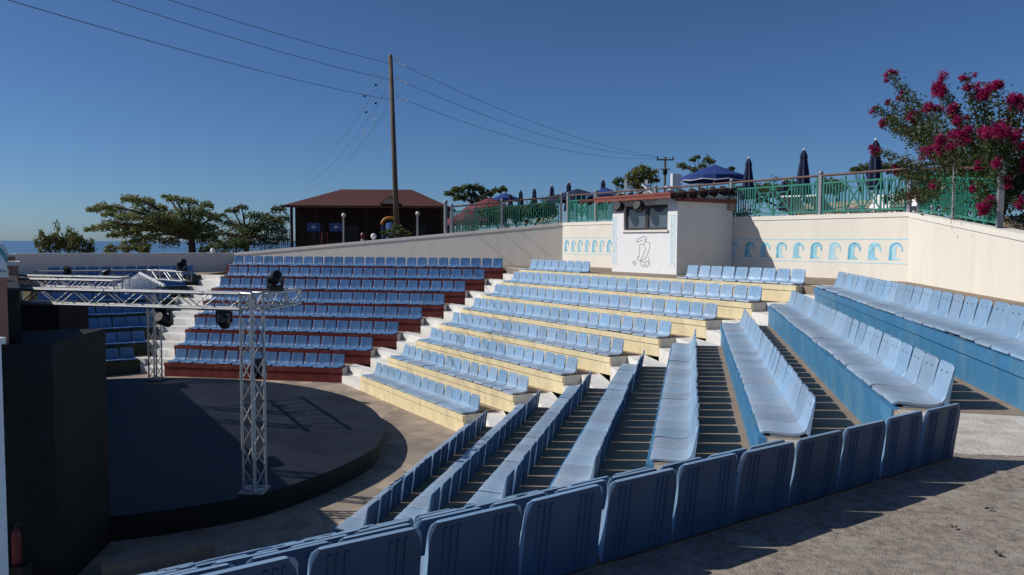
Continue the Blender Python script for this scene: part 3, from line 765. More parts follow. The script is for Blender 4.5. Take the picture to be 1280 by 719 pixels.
# ------------------------------------------------------------------ terrace fences
def fence(w, D, posts, zf, name, label, handrail=True, dropf=None):
    o_ = P2(w, D, posts[0])
    root = thing(name, label, 'fence', (o_[0],o_[1],zf(posts[0])), -R(PH[w]))
    z00 = zf(posts[0])
    def Z(x): return zf(posts[0]+x)-z00
    xs = [p-posts[0] for p in posts]
    for x in xs:
        q = MB(); q.box(x-.052,x+.052,-.052,.052,Z(x),Z(x)+1.24); q.ball((x,0,Z(x)+1.30),.075,10); q.build('post', M['post'], root)
    for x0, x1 in zip(xs, xs[1:]):
        sg = 1 if x1 > x0 else -1
        a, b = min(x0,x1)+.12, max(x0,x1)-.12; L_ = b-a
        q = MB()
        def hbar(u, v, h, t=.04): q.bar((u,0,Z(u)+h),(v,0,Z(v)+h), t)
        hbar(a,b,.10,.05); hbar(a,b,.98,.05)
        xm = (a+b)/2; pw = min(.78, L_*.22)
        for x in (a,b,xm-pw,xm,xm+pw): q.bar((x,0,Z(x)+.02),(x,0,Z(x)+1.17),.045)
        for sgx in (-1,1):
            u, v = (xm-pw,xm) if sgx < 0 else (xm,xm+pw)
            q.bar((u,0,Z(u)+.1),(v,0,Z(v)+.98),.035); q.bar((u,0,Z(u)+.98),(v,0,Z(v)+.1),.035)
            e = pw*.22
            for h in (.10+.88*.22,.98-.88*.22): q.bar((u+e,0,Z(u+e)+h),(v-e,0,Z(v-e)+h),.03)
            for xx in (u+e,v-e): q.bar((xx,0,Z(xx)+.10+.88*.22),(xx,0,Z(xx)+.98-.88*.22),.03)
        for (u,v) in ((a,xm-pw),(xm+pw,b)):
            n = max(2, round((v-u)/.10))
            for k in range(1,n): 
                x = u+(v-u)*k/n; q.bar((x,0,Z(x)+.10),(x,0,Z(x)+.98),.032)
        q.build('panel', M['teal'], root)
        if handrail:
            q = MB(); q.tube([(a-.12,0,Z(a)+1.22),(b+.12,0,Z(b)+1.22)], .038, 8); q.build('handrail', M['handrail'], root)
    return root
zw2 = lambda s: -.58+(.92+.58)*(s-s2a)/(s2b-s2a)+.002
zw4 = lambda s: .90+(.16-.90)*(s-s4a)/(-15.6-s4a)+.002
fence(3, WALL[3]+.15, [s3a+.18,-26.6,-22.9,-19.05,-15.45,s3b-.12], lambda s: .922, 'metal_fence', 'teal metal fence with crossed panels on the frieze wall behind the booth')
fence(2, WALL[2]+.15, [s2b-.10,-6.9,-9.3], zw2, 'metal_fence', 'teal metal fence stepping down the sloping wall before the red canopy')
fence(4, WALL[4]+.15, [s4a+.35,-20.6,-17.75], zw4, 'metal_fence', 'teal metal fence half hidden by the flowering bush at right')

# ------------------------------------------------------------------ terrain, sea
def out_dist(x, y): return max(D_of(k,(x,y))-WALL[k] for k in (1,2,3,4))
def gh(x, y):
    d = out_dist(x, y)
    if d < 1.3 or y < -2: return -5.6
    h = max(-1.5, min(.82, -1.2+(x+16)/19*2.05))
    r = math.dist((x,y), CTR)
    if x < 5:
        k = max(0, min(1, (r-62)/50)); h -= 26*k*k*(3-2*k)*min(1,(5-x)/25)
    if r > 130: h -= (r-130)*.35
    return max(h,-34) + .12*sin(x*.7)*sin(y*.6)*(d > 6)
# one sheet of ground round the theatre
xs = [-160+2.0*k for k in range(171)]; ys = [-24+2.0*k for k in range(115)]
q = MB(); vs = [(x,y,gh(x,y)) for y in ys for x in xs]; nx = len(xs)
q.add(vs, [(j*nx+i, j*nx+i+1, (j+1)*nx+i+1, (j+1)*nx+i) for j in range(len(ys)-1) for i in range(nx-1)])
struct(q, 'terrain', M['sand'], smooth=True)
q = MB(); q.add([(-40000,-2000,-26),(40000,-2000,-26),(40000,32000,-26),(-40000,32000,-26)], [(0,1,2,3)])
struct(q, 'sea', M['sea'])

# ------------------------------------------------------------------ foliage helpers
def leaf_quad(mb, c, s, ax, r):
    """one small folded leaf spray"""
    a = Vector((r.gauss(0,1), r.gauss(0,1), r.gauss(0,.6))).normalized() if ax is None else ax
    b = a.cross(Vector((r.gauss(0,1), r.gauss(0,1), r.gauss(0,1)))).normalized()
    l, w_ = s*r.uniform(.7,1.3), s*r.uniform(.36,.6)
    mb.add([c-a*l*.5, c+b*w_*.5, c+a*l*.5, c-b*w_*.5], [(0,1,2,3)])
def limbs(mb, base, tips, r0, bend=.2, rnd_=rnd):
    for tip, rr in tips:
        b = Vector(base); t = Vector(tip); mid = b.lerp(t,.5)+Vector((0,0,1))*(t-b).length*bend*rnd_.uniform(.4,1)
        pts = []
        for k in range(7):
            u = k/6; pts.append(b*(1-u)**2+mid*2*u*(1-u)+t*u*u)
        mb.tube(pts, rr, 6, rr*.25)
def layered_tree(name, label, p, h, crown, trunk_h, seed, leafm, n_leaf=260, leaf=.26, group=None, tr=.22, lean=0):
    """spreading tree: limbs arch out and carry flat drooping pads of feathery leaves. crown: list of (dx, dy, dz, rx, rz)"""
    r = random.Random(seed)
    root = thing(name, label, 'tree', p, 0, group)
    mb = MB(); mb.tube([(0,0,-.3),(lean*.4,0,trunk_h*.5),(lean,0,trunk_h)], [tr,tr*.85,tr*.75], 8)
    limbs(mb, (lean,0,trunk_h*.9), [((c[0],c[1],c[2]), tr*.45) for c in crown], tr, .22, r)
    mb.build('trunk', M['bark'], root, smooth=True)
    mb = MB()
    for (dx,dy,dz,rx,rz) in crown:
        for k in range(int(n_leaf*(rx/1.2)**1.3)):
            a = r.uniform(0,2*PI); q_ = math.sqrt(r.random())
            x, y = dx+rx*q_*cos(a), dy+rx*.75*q_*sin(a)
            z = dz+rz*r.gauss(0,.55)-.30*rx*q_*q_
            d = Vector((x-lean,y,-.5*abs(r.gauss(0,1))-.2)).normalized()
            d = (d+Vector((r.gauss(0,.5),r.gauss(0,.5),r.gauss(0,.4)))).normalized()
            leaf_quad(mb, Vector((x,y,z)), leaf, d, r)
    mb.build('crown', leafm, root)
    return root
def bushy(name, label, p, blobs, seed, leafm, dens=120, leaf=.22, cat='bush', trunk=0, group=None, upright=False):
    r = random.Random(seed); root = thing(name, label, cat, p, 0, group)
    mb = MB()
    for (dx,dy,dz,rx,ry,rz) in blobs:
        base = (dx*.3,dy*.3,-.2)
        mb.tube([base,(dx*.7,dy*.7,dz*.6),(dx,dy,dz)], [.09,.06,.02], 6)
        for a in range(4):
            an = r.uniform(0,2*PI); mb.tube([(dx*.7,dy*.7,dz*.6),(dx+rx*.6*cos(an),dy+ry*.6*sin(an),dz+rz*.4*r.uniform(-.3,1))], .035, 5, .008)
    mb.build('trunk' if cat == 'tree' else 'stems', M['bark'], root)
    mb = MB()
    for (dx,dy,dz,rx,ry,rz) in blobs:
        nl = int(3.2*dens*(rx*ry+rx*rz+ry*rz))
        sub = [(r.gauss(0,.5),r.gauss(0,.5),r.gauss(0,.5)) for _ in range(max(5,int(nl/40)))]
        for k in range(nl):
            if r.random() < .75:
                s_ = r.choice(sub); v = Vector((s_[0]+r.gauss(0,.17),s_[1]+r.gauss(0,.17),s_[2]+r.gauss(0,.17)))
            else:
                v = Vector((r.gauss(0,1),r.gauss(0,1),r.gauss(0,1))).normalized()*r.uniform(.6,1.0)
            ax = Vector((r.gauss(0,.3),r.gauss(0,.3),1)).normalized() if upright else None
            leaf_quad(mb, Vector((dx+v.x*rx,dy+v.y*ry,dz+v.z*rz)), leaf, ax, r)
    mb.build('crown' if cat == 'tree' else 'foliage', leafm, root)
    return root

# big spreading tree at left, its neighbour, low bushes in front of the sea
def pads(px_pts, Y, origin):
    out = []
    for (x,y,rpx,flat) in px_pts:
        p = at(x,y,Y+rnd.uniform(-1.5,1.5)); out.append((p.x-origin.x, p.y-origin.y, p.z-origin.z, rpx*Y/F, rpx*Y/F*flat))
    return out
Y0 = 58
o_ = at(241,316,Y0); o_.z = -1.4
layered_tree('spreading_tree', 'wide spreading tree with drooping feathery branches before the sea at left', o_, 5,
    pads([(116,261,9,.3),(128,257,11,.3),(145,259,13,.3),(112,286,7,.3),(126,283,11,.3),(140,278,13,.3),(158,270,16,.35),(163,247,12,.3),(180,250,14,.3),(178,262,17,.35),(196,270,17,.4),(150,292,10,.35),(140,293,7,.3),
          (176,283,15,.35),(166,291,11,.35),(205,284,15,.4),(208,245,7,.3),(218,247,10,.3),(236,250,12,.3),(228,264,15,.45),(244,262,14,.5),(256,266,13,.4),(236,280,18,.5),(252,284,16,.5),(222,292,13,.5),(262,283,11,.4),(198,257,12,.3),(212,300,13,.5),(262,297,12,.5),(246,294,14,.5),(190,296,13,.4),(172,300,10,.4),(226,276,16,.5),(208,268,14,.4),(190,277,15,.4),(268,272,9,.4),(258,255,9,.4),(152,283,12,.35),(136,266,10,.3)], Y0, o_),
    at(241,296,Y0).z-o_.z, 3, M['leaf_feather'], 640, .21, None, .32, -.1)
o_ = at(308,312,Y0+4); o_.z = -1.2
layered_tree('spreading_tree', 'smaller dark feathery tree between the spreading tree and the pavilion', o_, 4,
    pads([(276,268,8,.3),(290,262,9,.3),(302,258,8,.3),(315,268,11,.4),(285,278,12,.4),(300,282,14,.4),(322,280,14,.4),(338,272,12,.4),(348,260,10,.4),(355,272,9,.5),(345,286,14,.5),(322,294,15,.5),(298,296,14,.5),(278,291,11,.4),(352,297,10,.5),(336,300,12,.5),(262,292,8,.4),(312,302,14,.5),(290,302,13,.5),(326,270,11,.4),(310,288,13,.5),(345,278,11,.5)], Y0+4, o_),
    at(308,296,Y0+4).z-o_.z, 5, M['leaf_dark'], 520, .21, None, .25)
def bush_px(name, label, pts, Y, seed, lm, cat='bush', zb=-2.0, leaf=.24, dens=120, upright=False, group=None):
    xs_ = [p[0] for p in pts]; o_ = at(sum(xs_)/len(xs_), 310, Y); o_.z = zb
    bl = []
    for (x,y,rx,rz) in pts:
        p = at(x,y,Y); bl.append((p.x-o_.x, rnd.uniform(-.4,.4), p.z-o_.z, rx*Y/F, rx*Y/F, rz*Y/F))
    return bushy(name, label, o_, bl, seed, lm, dens, leaf, cat, 0, group, upright)
bush_px('olive_bush', 'clump of upright olive green bushes before the sea at far left', [(57,306,9,14),(70,303,10,15),(84,303,11,15),(98,306,10,13),(110,310,8,9)], 66, 21, M['leaf_olive'], upright=True)
bush_px('low_bush', 'low olive green bush showing over the far left wall', [(140,312,9,6),(158,309,11,8),(174,308,10,9),(182,311,8,7)], 64, 22, M['leaf_olive'])
bush_px('low_bush', 'dark low bush at the foot of the smaller feathery tree', [(262,310,9,6),(280,308,12,8),(298,308,11,8),(252,313,6,4)], 56, 23, M['leaf_dark'])
# trees beyond the terrace
o_ = at(590,262,78); o_.z = .6
layered_tree('umbrella_tree', 'flat topped feathery tree beyond the red canopy', o_, 5,
    pads([(562,241,7,.3),(572,236,9,.3),(584,233,9,.3),(596,234,10,.35),(608,241,9,.4),(588,243,10,.4),(574,246,8,.4),(620,238,6,.4),(629,236,5,.6),(602,248,10,.4)], 78, o_), at(590,250,78).z-o_.z, 7, M['leaf_dark'], 420, .34, None, .2)
o_ = at(874,240,70); o_.z = .8
layered_tree('umbrella_tree', 'open branched tree behind the open blue parasol', o_, 5,
    pads([(852,206,6,.4),(858,209,6,.3),(866,199,5,.4),(872,196,4,.4),(884,199,6,.5),(889,202,5,.5),(878,207,6,.5),(868,212,5,.5),(914,211,5,.5),(905,218,6,.5)], 70, o_), at(874,215,70).z-o_.z, 8, M['leaf_dark'], 420, .28, None, .14)
bush_px('bushy_tree', 'soft grey green tree left of the far power pole', [(787,222,8,9),(796,219,10,9),(806,217,10,10),(816,222,9,8),(800,229,12,8)], 75, 31, M['leaf_olive'], 'tree', .8, .28, 90)
bush_px('bushy_tree', 'small dark tree top behind the white upright loungers', [(771,227,5,6),(776,230,5,5)], 72, 32, M['leaf_dark'], 'tree', .8, .25, 110)
bush_px('bushy_tree', 'dark green trees behind the tall closed parasol at right', [(1068,212,8,4),(1080,210,10,6),(1098,208,12,8),(1115,210,11,8),(1128,214,10,6)], 60, 33, M['leaf_dark'], 'tree', .8, .26, 110)
# hedges behind the fence
bush_px('hedge', 'dark green hedge dotted with yellow flowers behind the sloping fence', [(610,270,12,10),(628,268,12,10),(646,266,12,10),(664,264,12,10),(682,263,12,11)], 42, 41, M['leaf_dark'], 'hedge', .2, .16, 620)
r_ = random.Random(5); hp = at(684,273,38.5)
mb = MB()
for k in range(90): leaf_quad(mb, Vector((r_.gauss(0,.35), r_.gauss(0,.15), r_.gauss(.25,.16))), .12, None, r_)
root = thing('flower_clump', 'yellow flowers at the corner post of the fence', 'flowers', (hp.x,hp.y,.75)); mb.build('blossoms', M['flower_y'], root)
mb = MB()
for k in range(120): leaf_quad(mb, Vector((r_.gauss(0,.4), r_.gauss(0,.18), r_.gauss(.12,.1))), .14, None, r_)
mb.build('foliage', M['leaf_olive'], root)
hp = P3(3, WALL[3]+.8, -19.0, .8)
root = thing('flower_clump', 'yellow flowering plant behind the fence right of the booth roof', 'flowers', hp)
mb = MB()
for k in range(60): leaf_quad(mb, Vector((r_.gauss(0,.2), r_.gauss(0,.15), abs(r_.gauss(.3,.2)))), .12, None, r_)
mb.build('blossoms', M['flower_y'], root)
mb = MB()
for k in range(150): leaf_quad(mb, Vector((r_.gauss(0,.3), r_.gauss(0,.18), abs(r_.gauss(.15,.15)))), .14, None, r_)
mb.build('foliage', M['leaf_olive'], root)
bush_px('hedge', 'long dark hedge beyond the loungers on the terrace', [(930,240,16,9),(960,238,16,10),(990,236,16,11),(1040,234,18,10),(1160,232,20,14),(1200,232,20,14),(1240,232,20,14)], 48, 42, M['leaf_dark'], 'hedge', .8, .2, 150)

# ------------------------------------------------------------------ flowering bush at right
def flowering():
    r = random.Random(77); Y = 17.6
    o_ = at(1236,285,Y); o_.z = .55
    root = thing('flowering_bush', 'tall bush with magenta flower heads overhanging the cream wall at right', 'bush', o_)
    # heads as seen: (x, y, radius px)
    heads = [(1112,94,7),(1125,120,5),(1111,128,4),(1093,136,4),(1106,153,7),(1112,147,6),(1141,146,7),(1139,162,7),(1163,135,10),(1180,113,12),(1174,108,9),(1208,97,6),(1209,110,5),(1233,117,12),(1245,108,8),(1226,110,8),(1266,128,11),(1278,130,9),(1191,139,10),(1196,150,7),(1204,165,12),(1199,172,9),(1244,166,13),(1252,163,11),(1232,168,9),(1176,182,12),(1164,190,10),(1155,190,8),(1096,190,7),(1124,206,6),(1122,217,4),(1137,216,6),(1168,233,8),(1125,243,7),(1141,244,8),(1150,246,6),(1108,249,5),(1223,207,6),(1245,204,7),(1254,228,8),(1236,252,8),(1230,260,8),(1225,262,6),(1278,208,8),(1275,255,7),(1270,165,9),(1262,140,8),(1216,236,5),(1276,182,10)]
    hv = []
    for (x,y,rp) in heads:
        Yh = min(23.5, max(15.5 if x > 1210 else 17.2, 5.9/(.974*(x-640)/F-.225)))+r.uniform(-.5,.6); p = at(x,y,Yh)-o_; hv.append((p, 1.12*rp*Yh/F))
    # heads of the half that lies right of the picture
    for k in range(22):
        a = r.uniform(-1.2,1.2); hv.append((Vector((r.uniform(1.0,3.0), r.uniform(-1,1), r.uniform(.3,3.3))), r.uniform(.10,.2)))
    mb = MB(); stems = []
    trunkpts = [Vector((0,0,-.2)), Vector((.05,0,.35)), Vector((.15,.05,.8))]
    mb.tube(trunkpts, [.11,.10,.08], 8)
    mb.tube([(0.2,.1,-.2),(.5,.1,.6),(.9,.1,1.2)], [.09,.07,.05], 7)
    for p, rr in hv:
        b = Vector((.1,0,.5)) if p.x < .9 else Vector((.6,.1,.8))
        mid = b.lerp(p,.5)+Vector((r.gauss(0,.1),r.gauss(0,.15),.10 if p.z > 1 else .25))
        pts = [b*(1-u)**2+mid*2*u*(1-u)+p*u*u for u in [k/8 for k in range(9)]]
        mb.tube(pts, .030, 5, .007); stems.append(pts)
    mb.build('stems', M['bark'], root, smooth=True)
    mb = MB()
    for pts in stems:
        Lp = (pts[-1]-pts[0]).length
        n = int(125*Lp)
        for k in range(n):
            u = r.uniform(.18,1.0)
            i = min(7,int(u*8)); c = pts[i].lerp(pts[i+1], u*8-i)
            sp = .055+.085*(1-u)+.02
            c = c+Vector((r.gauss(0,sp),r.gauss(0,sp),r.gauss(0,sp)))
            leaf_quad(mb, c, .095, None, r)
    for k in range(2300):     # inner mass
        c = Vector((r.gauss(.55,.60), r.gauss(.35,.5), abs(r.gauss(.95,.62))))
        leaf_quad(mb, c, .10, None, r)
    mb.build('foliage', M['leaf_bush'], root)
    for p, rr in hv:
        mb = MB(); n = int(330*(rr/.14)**2)+60
        lump = [Vector((r.gauss(0,.42),r.gauss(0,.42),r.gauss(0,.40))) for _ in range(5)]
        for k in range(n):
            v = r.choice(lump)+Vector((r.gauss(0,.24),r.gauss(0,.24),r.gauss(0,.24)))
            leaf_quad(mb, p+v*rr*.92, .055, None, r)
        mb.build('flower_head', M['petal'], root)
flowering()

# ------------------------------------------------------------------ pavilion
Y = 60
def pavilion():
    c = at(460,300,Y); zg = -1.0
    root = thing('pavilion', 'dark timber pavilion with a broad red brown hipped roof', 'pavilion', (c.x,c.y,zg))
    ex0, ex1 = at(353,257,Y).x-c.x, at(561,257,Y).x-c.x; ze = at(457,257.5,Y).z-zg; zr = at(470,237,Y+4.5).z-zg
    r0, r1 = at(427,237,Y+4.5).x-c.x, at(515,237,Y+4.5).x-c.x
    y0, y1 = -.2, 9.4; ym = 4.5
    q = MB(); v = [(ex0,y0,ze),(ex1,y0,ze),(ex1,y1,ze),(ex0,y1,ze),(r0,ym,zr),(r1,ym,zr)]
    q.add(v, [(0,1,5,4),(1,2,5),(2,3,4,5),(3,0,4),(3,2,1,0)])
    q.box(ex0-.02,ex1+.02,y0-.03,y0-.001,ze-.16,ze+.02)
    rf = q.build('roof', M['roof'], root)
    gx = at(489,252,Y).x-c.x
    q = MB(); gz = at(489,256,Y).z-zg; gt = at(489,246,Y).z-zg; gw = .82
    q.add([(gx-gw,y0-.6,gz),(gx+gw,y0-.6,gz),(gx,y0-.6,gt),(gx-gw,y0+2.2,gz),(gx+gw,y0+2.2,gz),(gx,y0+2.2,gt)],[(0,1,2),(0,2,5,3),(1,4,5,2),(0,3,4,1),(3,5,4)])
    q.build('gable', M['roof'], rf)
    q = MB(); q.add([(gx-gw*.8,y0-.62,gz+.05),(gx+gw*.8,y0-.62,gz+.05),(gx,y0-.62,gt-.08)],[(0,1,2)]); q.build('gable_board', M['stone'], rf)
    q = MB(); q.box(ex0+.35,ex1-.6,2.2,8.6,0,ze-.01); q.build('wall', M['timber'], root)
    for k in range(7):
        x = ex0+.6+(ex1-ex0-1.2)*k/6
        q = MB(); q.box(x-.09,x+.09,.25,.43,0,ze-.005); q.build('post', M['timber'], root)
    q = MB(); q.box(ex0+.5,ex1-.5,.28,.36,.95,1.03)
    n = 60
    for k in range(n): 
        x = ex0+.5+(ex1-ex0-1)*k/n; q.box(x,x+.04,.29,.35,.1,.95)
    q.build('balustrade', M['riser_green'], root)
    for k in range(4):
        x = ex0+2.2+k*2.7
        q = MB(); q.box(x-.55,x+.55,2.12,2.195,1.1,2.3); f = q.build('window', M['frame'], root)
        q = MB(); q.box(x-.48,x+.48,2.10,2.118,1.17,2.23); q.build('pane', M['frame'], f)
pavilion()
# lamp posts by the pavilion
def lamp_post(x, yt, Y, label, h=None):
    p = at(x,yt,Y); zb = max(-1.0, -1.2+(p.x+16)/19*2.05)
    root = thing('lamp_post', label, 'lamp post', (p.x,p.y,zb))
    q = MB(); q.tube([(0,0,0),(0,0,p.z-zb-.12)], .07, 8, .055); q.build('pole', M['post'], root)
    q = MB(); q.ball((0,0,p.z-zb), .14, 12); q.build('globe', M['porcelain'], root, smooth=True)
lamp_post(429.5,269,52,'grey lamp post with white globe before the pavilion left of its middle')
lamp_post(522,267,52,'grey lamp post with small globe before the right half of the pavilion')
# tall fence post at the end of the sloping fence
p = at(557,253,37.2)
root = thing('fence_post', 'tall grey round post at the low end of the sloping fence', 'post', (p.x,p.y,zw2(S_of(2,(p.x,p.y)))))
q = MB(); q.tube([(0,0,0),(0,0,1.45)], .085, 10); q.ball((0,0,1.50),.10,10); q.build('post', M['post'], root)
# ball lamp and small red hydrant on the wall
for x, s_, lab in ((467,.14,'white ball lamp on the sloping wall before the pavilion'),(266,.13,'white ball lamp on the corner of the far left wall')):
    yy = 296 if x == 467 else 311
    p = at(x,yy,37.6 if x == 467 else 38.3); zt = zw2(S_of(2,(p.x,p.y)))
    root = thing('ball_lamp', lab, 'lamp', (p.x,p.y,zt))
    q = MB(); q.lathe((0,0,0),[(.07,0),(.07,.05)],10); q.build('base', M['post'], root)
    q = MB(); q.ball((0,0,.05+s_),s_,14); q.build('globe', M['porcelain'], root, smooth=True)
p = at(453.5,295,40); root = thing('hydrant', 'small red and white hydrant post behind the sloping wall', 'hydrant', (p.x,p.y,-.25))
q = MB(); q.lathe((0,0,0),[(.09,0),(.09,.55),(.12,.56),(.12,.62),(.06,.72)],10); q.build('body', M['red'], root)
q = MB(); q.lathe((0,0,.30),[(.094,0),(.094,.08)],10); q.build('band', M['porcelain'], root)
# playground slide tube
p = at(487,275,55); root = thing('playground_slide', 'yellow tube top of a playground slide behind the power pole', 'slide', (p.x,p.y,-.6))
zt = p.z+.6
q = MB(); q.tube([(.55*cos(a),0,zt-.35+.5*sin(a)) for a in [PI*k/10 for k in range(11)]], .11, 10); q.build('hood', M['yellow'], root, smooth=True)
q = MB(); q.tube([(0,0,zt-.4),(.2,-.8,zt-.9),(.3,-1.8,.3)], .30, 10); q.build('chute', M['bluep'], root, smooth=True)
q = MB()
for a in (-.5,.5): q.tube([(a,0,0),(a,0,zt-.3)], .05, 6)
q.build('post', M['bluep'], root)
bush_px('low_bush', 'green shrub at the foot of the power pole', [(497,288,9,7),(485,292,8,5),(508,292,6,4)], 47, 51, M['leaf_dark'], zb=-.6)
for x, lab in ((392,'blue banner with white marks on the pavilion rail, left one'),(420,'blue banner with white marks on the pavilion rail, beside the lamp post')):
    p = at(x,284,Y-.3); root = thing('banner', lab, 'banner', (p.x,p.y,p.z))
    q = MB(); q.box(-.5,.5,-.02,.02,-.32,.32); q.build('cloth', M['bluep'], root)
    q = MB(); q.box(-.18,.18,-.026,-.021,-.03,.03); q.box(-.03,.03,-.026,-.021,-.12,.16); q.build('mark', M['porcelain'], root)
p = at(406,289,Y-.8); root = thing('swing_seat', 'red playground seat between the blue banners', 'swing', (p.x,p.y,-.9))
q = MB()
for a in (-.3,.3): q.tube([(a,0,0),(a*.6,0,1.6)],.05,6)
q.box(-.35,.35,-.15,.15,.5,.58); q.build('frame', M['red'], root)
# green mesh fence and dark hedge left of pavilion
p = at(346,283,57); root = thing('mesh_fence', 'dark green fence between the feathery tree and the pavilion', 'fence', (p.x,p.y,-1.3))
q = MB()
for k in range(13): q.bar((-.9+.15*k,0,0),(-.9+.15*k,0,2.2),.05)
for z in (.1,1.1,2.15): q.bar((-.9,0,z),(.9,0,z),.05)
q.build('panel', M['riser_green'], root)
# sloping beige stair wall before the red canopy
a, b = at(566,292,40), at(600,288,40)
root = thing('stair_wall', 'beige slatted stair wall rising behind the sloping fence', 'wall', (a.x,a.y,0.0))
q = MB(); n = 9
for k in range(n):
    u0 = (b.x-a.x)*k/n; w_ = (b.x-a.x)/n*.62; zt = at(566,278,40).z+(at(600,264,40).z-at(566,278,40).z)*k/n
    q.box(u0,u0+w_,-.06,.06,0,zt)
q.build('slat', M['stone'], root)
# stone wall on the terrace
a, b = at(1000,250,40), at(1140,250,33)
root = thing('stone_wall', 'pale stone retaining wall beyond the loungers', 'wall', (a.x,a.y,.8))
q = MB(); d = Vector((b.x-a.x,b.y-a.y,0)); n_ = 26
for k in range(n_):
    for j in range(4):
        u = (k+(j%2)*.5)/n_; p0 = d*u; p1 = d*(u+.92/n_)
        if u+.92/n_ > 1.02: continue
        q.bar((p0.x,p0.y,.16+.30*j+rnd.uniform(-.02,.02)),(p1.x,p1.y,.16+.30*j),.42+rnd.uniform(-.06,.06),.27)
q.build('wall_face', M['stone'], root)

# ------------------------------------------------------------------ parasols
def closed_parasol(p, h, label, zb=.82):
    root = thing('closed_parasol', label, 'parasol', (p.x,p.y,zb), rnd.uniform(0,3), 'closed navy parasols on the terrace')
    q = MB(); q.lathe((0,0,h*.36), [(.20,0),(.23,.03),(.19,h*.20),(.15,h*.36),(.10,h*.50),(.12,h*.53),(.085,h*.58),(.03,h*.625)], 16, .16); q.build('canopy', M['navy'], root)
    q = MB(); q.tube([(0,0,0),(0,0,h*.40)], .03, 8); q.lathe((0,0,0),[(.28,0),(.28,.06),(.10,.10)],14); q.build('pole', M['plastic'], root)
    q = MB(); q.ball((0,0,h*.985+.02), .045, 10); q.build('finial', M['porcelain'], root)
for (x,y,Y_,lab) in [(638,242,53,'closed navy parasol beside the small blue canopy, leftmost of them'),(651,238,50,'closed navy parasol, second from the red canopy'),(668,235,48,'closed navy parasol midway between red canopy and corner post'),
                     (690,231.5,44.5,'closed navy parasol right behind the fence corner post'),(711,227.5,42,'closed navy parasol left of the booth roof'),(754,224,41,'closed navy parasol before the low blue canopy by the booth'),
                     (936,197,30,'closed navy parasol just right of the open royal blue parasol'),(980,225,40,'small far closed navy parasol behind the crossed fence panel'),(1005,186.5,27,'closed navy parasol by the tall grey fence post'),(1095,174,24.6,'tall closed navy parasol beside the flowering bush')]:
    p = at(x,y,Y_); closed_parasol(p, p.z-.82, lab)
def open_parasol(p, h, r_, label, m_, sides=8, squash=.34, valance=.18, zb=.82, trim=None, tilt=0):
    root = thing('open_parasol', label, 'parasol', (p.x,p.y,zb), .2)
    q = MB(); n = sides*2
    rp = [(.02,h),(r_*.33,h-squash*.33),(r_*.68,h-squash*.72),(r_,h-squash*1.05)]
    q.lathe((0,0,0), rp[::-1], n); q.build('canopy', m_, root)
    q = MB()
    vs = []; fs = []
    for k in range(n):
        a = 2*PI*k/n; dz = valance*(1.0 if k % 2 else .75)
        vs += [(r_*cos(a),r_*sin(a),h-squash*1.05),(r_*1.005*cos(a),r_*1.005*sin(a),h-squash*1.05-dz)]
    for k in range(n): fs.append((2*k,2*k+1,(2*k+3)%(2*n),(2*k+2)%(2*n)))
    q.add(vs, fs); q.build('valance', m_, root)
    if trim:
        q = MB(); q.tube([(r_*1.01*cos(2*PI*k/n), r_*1.01*sin(2*PI*k/n), h-squash*1.05-valance*(1.0 if k % 2 else .75)) for k in range(n+1)], .018, 5); q.build('trim', trim, root)
    q = MB(); q.tube([(0,0,0),(0,0,h)], .035, 8); q.lathe((0,0,0),[(.3,0),(.3,.07),(.1,.11)],14); q.build('pole', M['plastic'], root)
    q = MB()
    for k in range(sides):
        a = 2*PI*k/sides; q.tube([(0,0,h-.03),(r_*.98*cos(a),r_*.98*sin(a),h-squash*1.05-.02)], .012, 5)
    q.build('rib', M['plastic'], root)
    return root
p = at(893,206,32); open_parasol(p, p.z-.82, 1.30, 'open royal blue parasol with white edging behind the booth roof', M['royal'], 8, .46, .22, trim=M['porcelain'])
p = at(722,236,39); open_parasol(p, p.z-.82, 1.5, 'low open navy parasol behind the fence left of the booth', M['navy'], 8, .42, .24)
p = at(757,234.5,37); open_parasol(p, p.z-.82, .95, 'small open blue parasol close to the booth roof', M['royal'], 8, .36, .2)
p = at(612,247,45); open_parasol(p, p.z-.6, 1.55, 'faded red open parasol behind the hedge', M['redcanvas'], 8, .62, .25, .6)
p = at(585,261,42); open_parasol(p, p.z-.4, 1.25, 'lower faded red open parasol behind the stair wall', M['redcanvas'], 8, .62, .25, .4)
p = at(632,241,56); open_parasol(p, p.z-.6, 1.0, 'small royal blue open parasol right of the red ones', M['royal'], 8, .4, .2, .6)

# ------------------------------------------------------------------ loungers on the terrace
def lounger(p, rz, label, upright=False, cushion=True, group='white sun loungers on the pool terrace'):
    root = thing('sun_lounger', label, 'sun lounger', p, rz, group)
    if upright:
        q = MB(); q.box(-.33,.33,-.06,.06,.02,1.85); q.build('bed', M['plastic'], root)
        q = MB()
        for z in (.35,1.25):
            for x in (-.28,.28): q.box(x-.03,x+.03,.06,.38,z,z+.06)
        q.build('leg', M['plastic'], root); return root
    q = MB(); q.box(-.34,.34,-.95,.35,.28,.34); q.build('bed', M['plastic'], root)
    q = MB()
    q.add([(-.34,.35,.28),(.34,.35,.28),(.34,.95,.80),(-.34,.95,.80),(-.34,.32,.34),(.34,.32,.34),(.34,.92,.85),(-.34,.92,.85)],[(3,2,1,0),(4,5,6,7),(0,1,5,4),(1,2,6,5),(2,3,7,6),(3,0,4,7)])
    q.build('backrest', M['plastic'], root)
    for x in (-.29,.29):
        for y in (-.85,.25):
            q = MB(); q.box(x-.03,x+.03,y-.03,y+.03,0,.279); q.build('leg', M['plastic'], root)
    if cushion:
        q = MB(); q.box(-.30,.30,-.9,.28,.341,.40); q.build('cushion', M['cyan_canvas'], root)
    return root
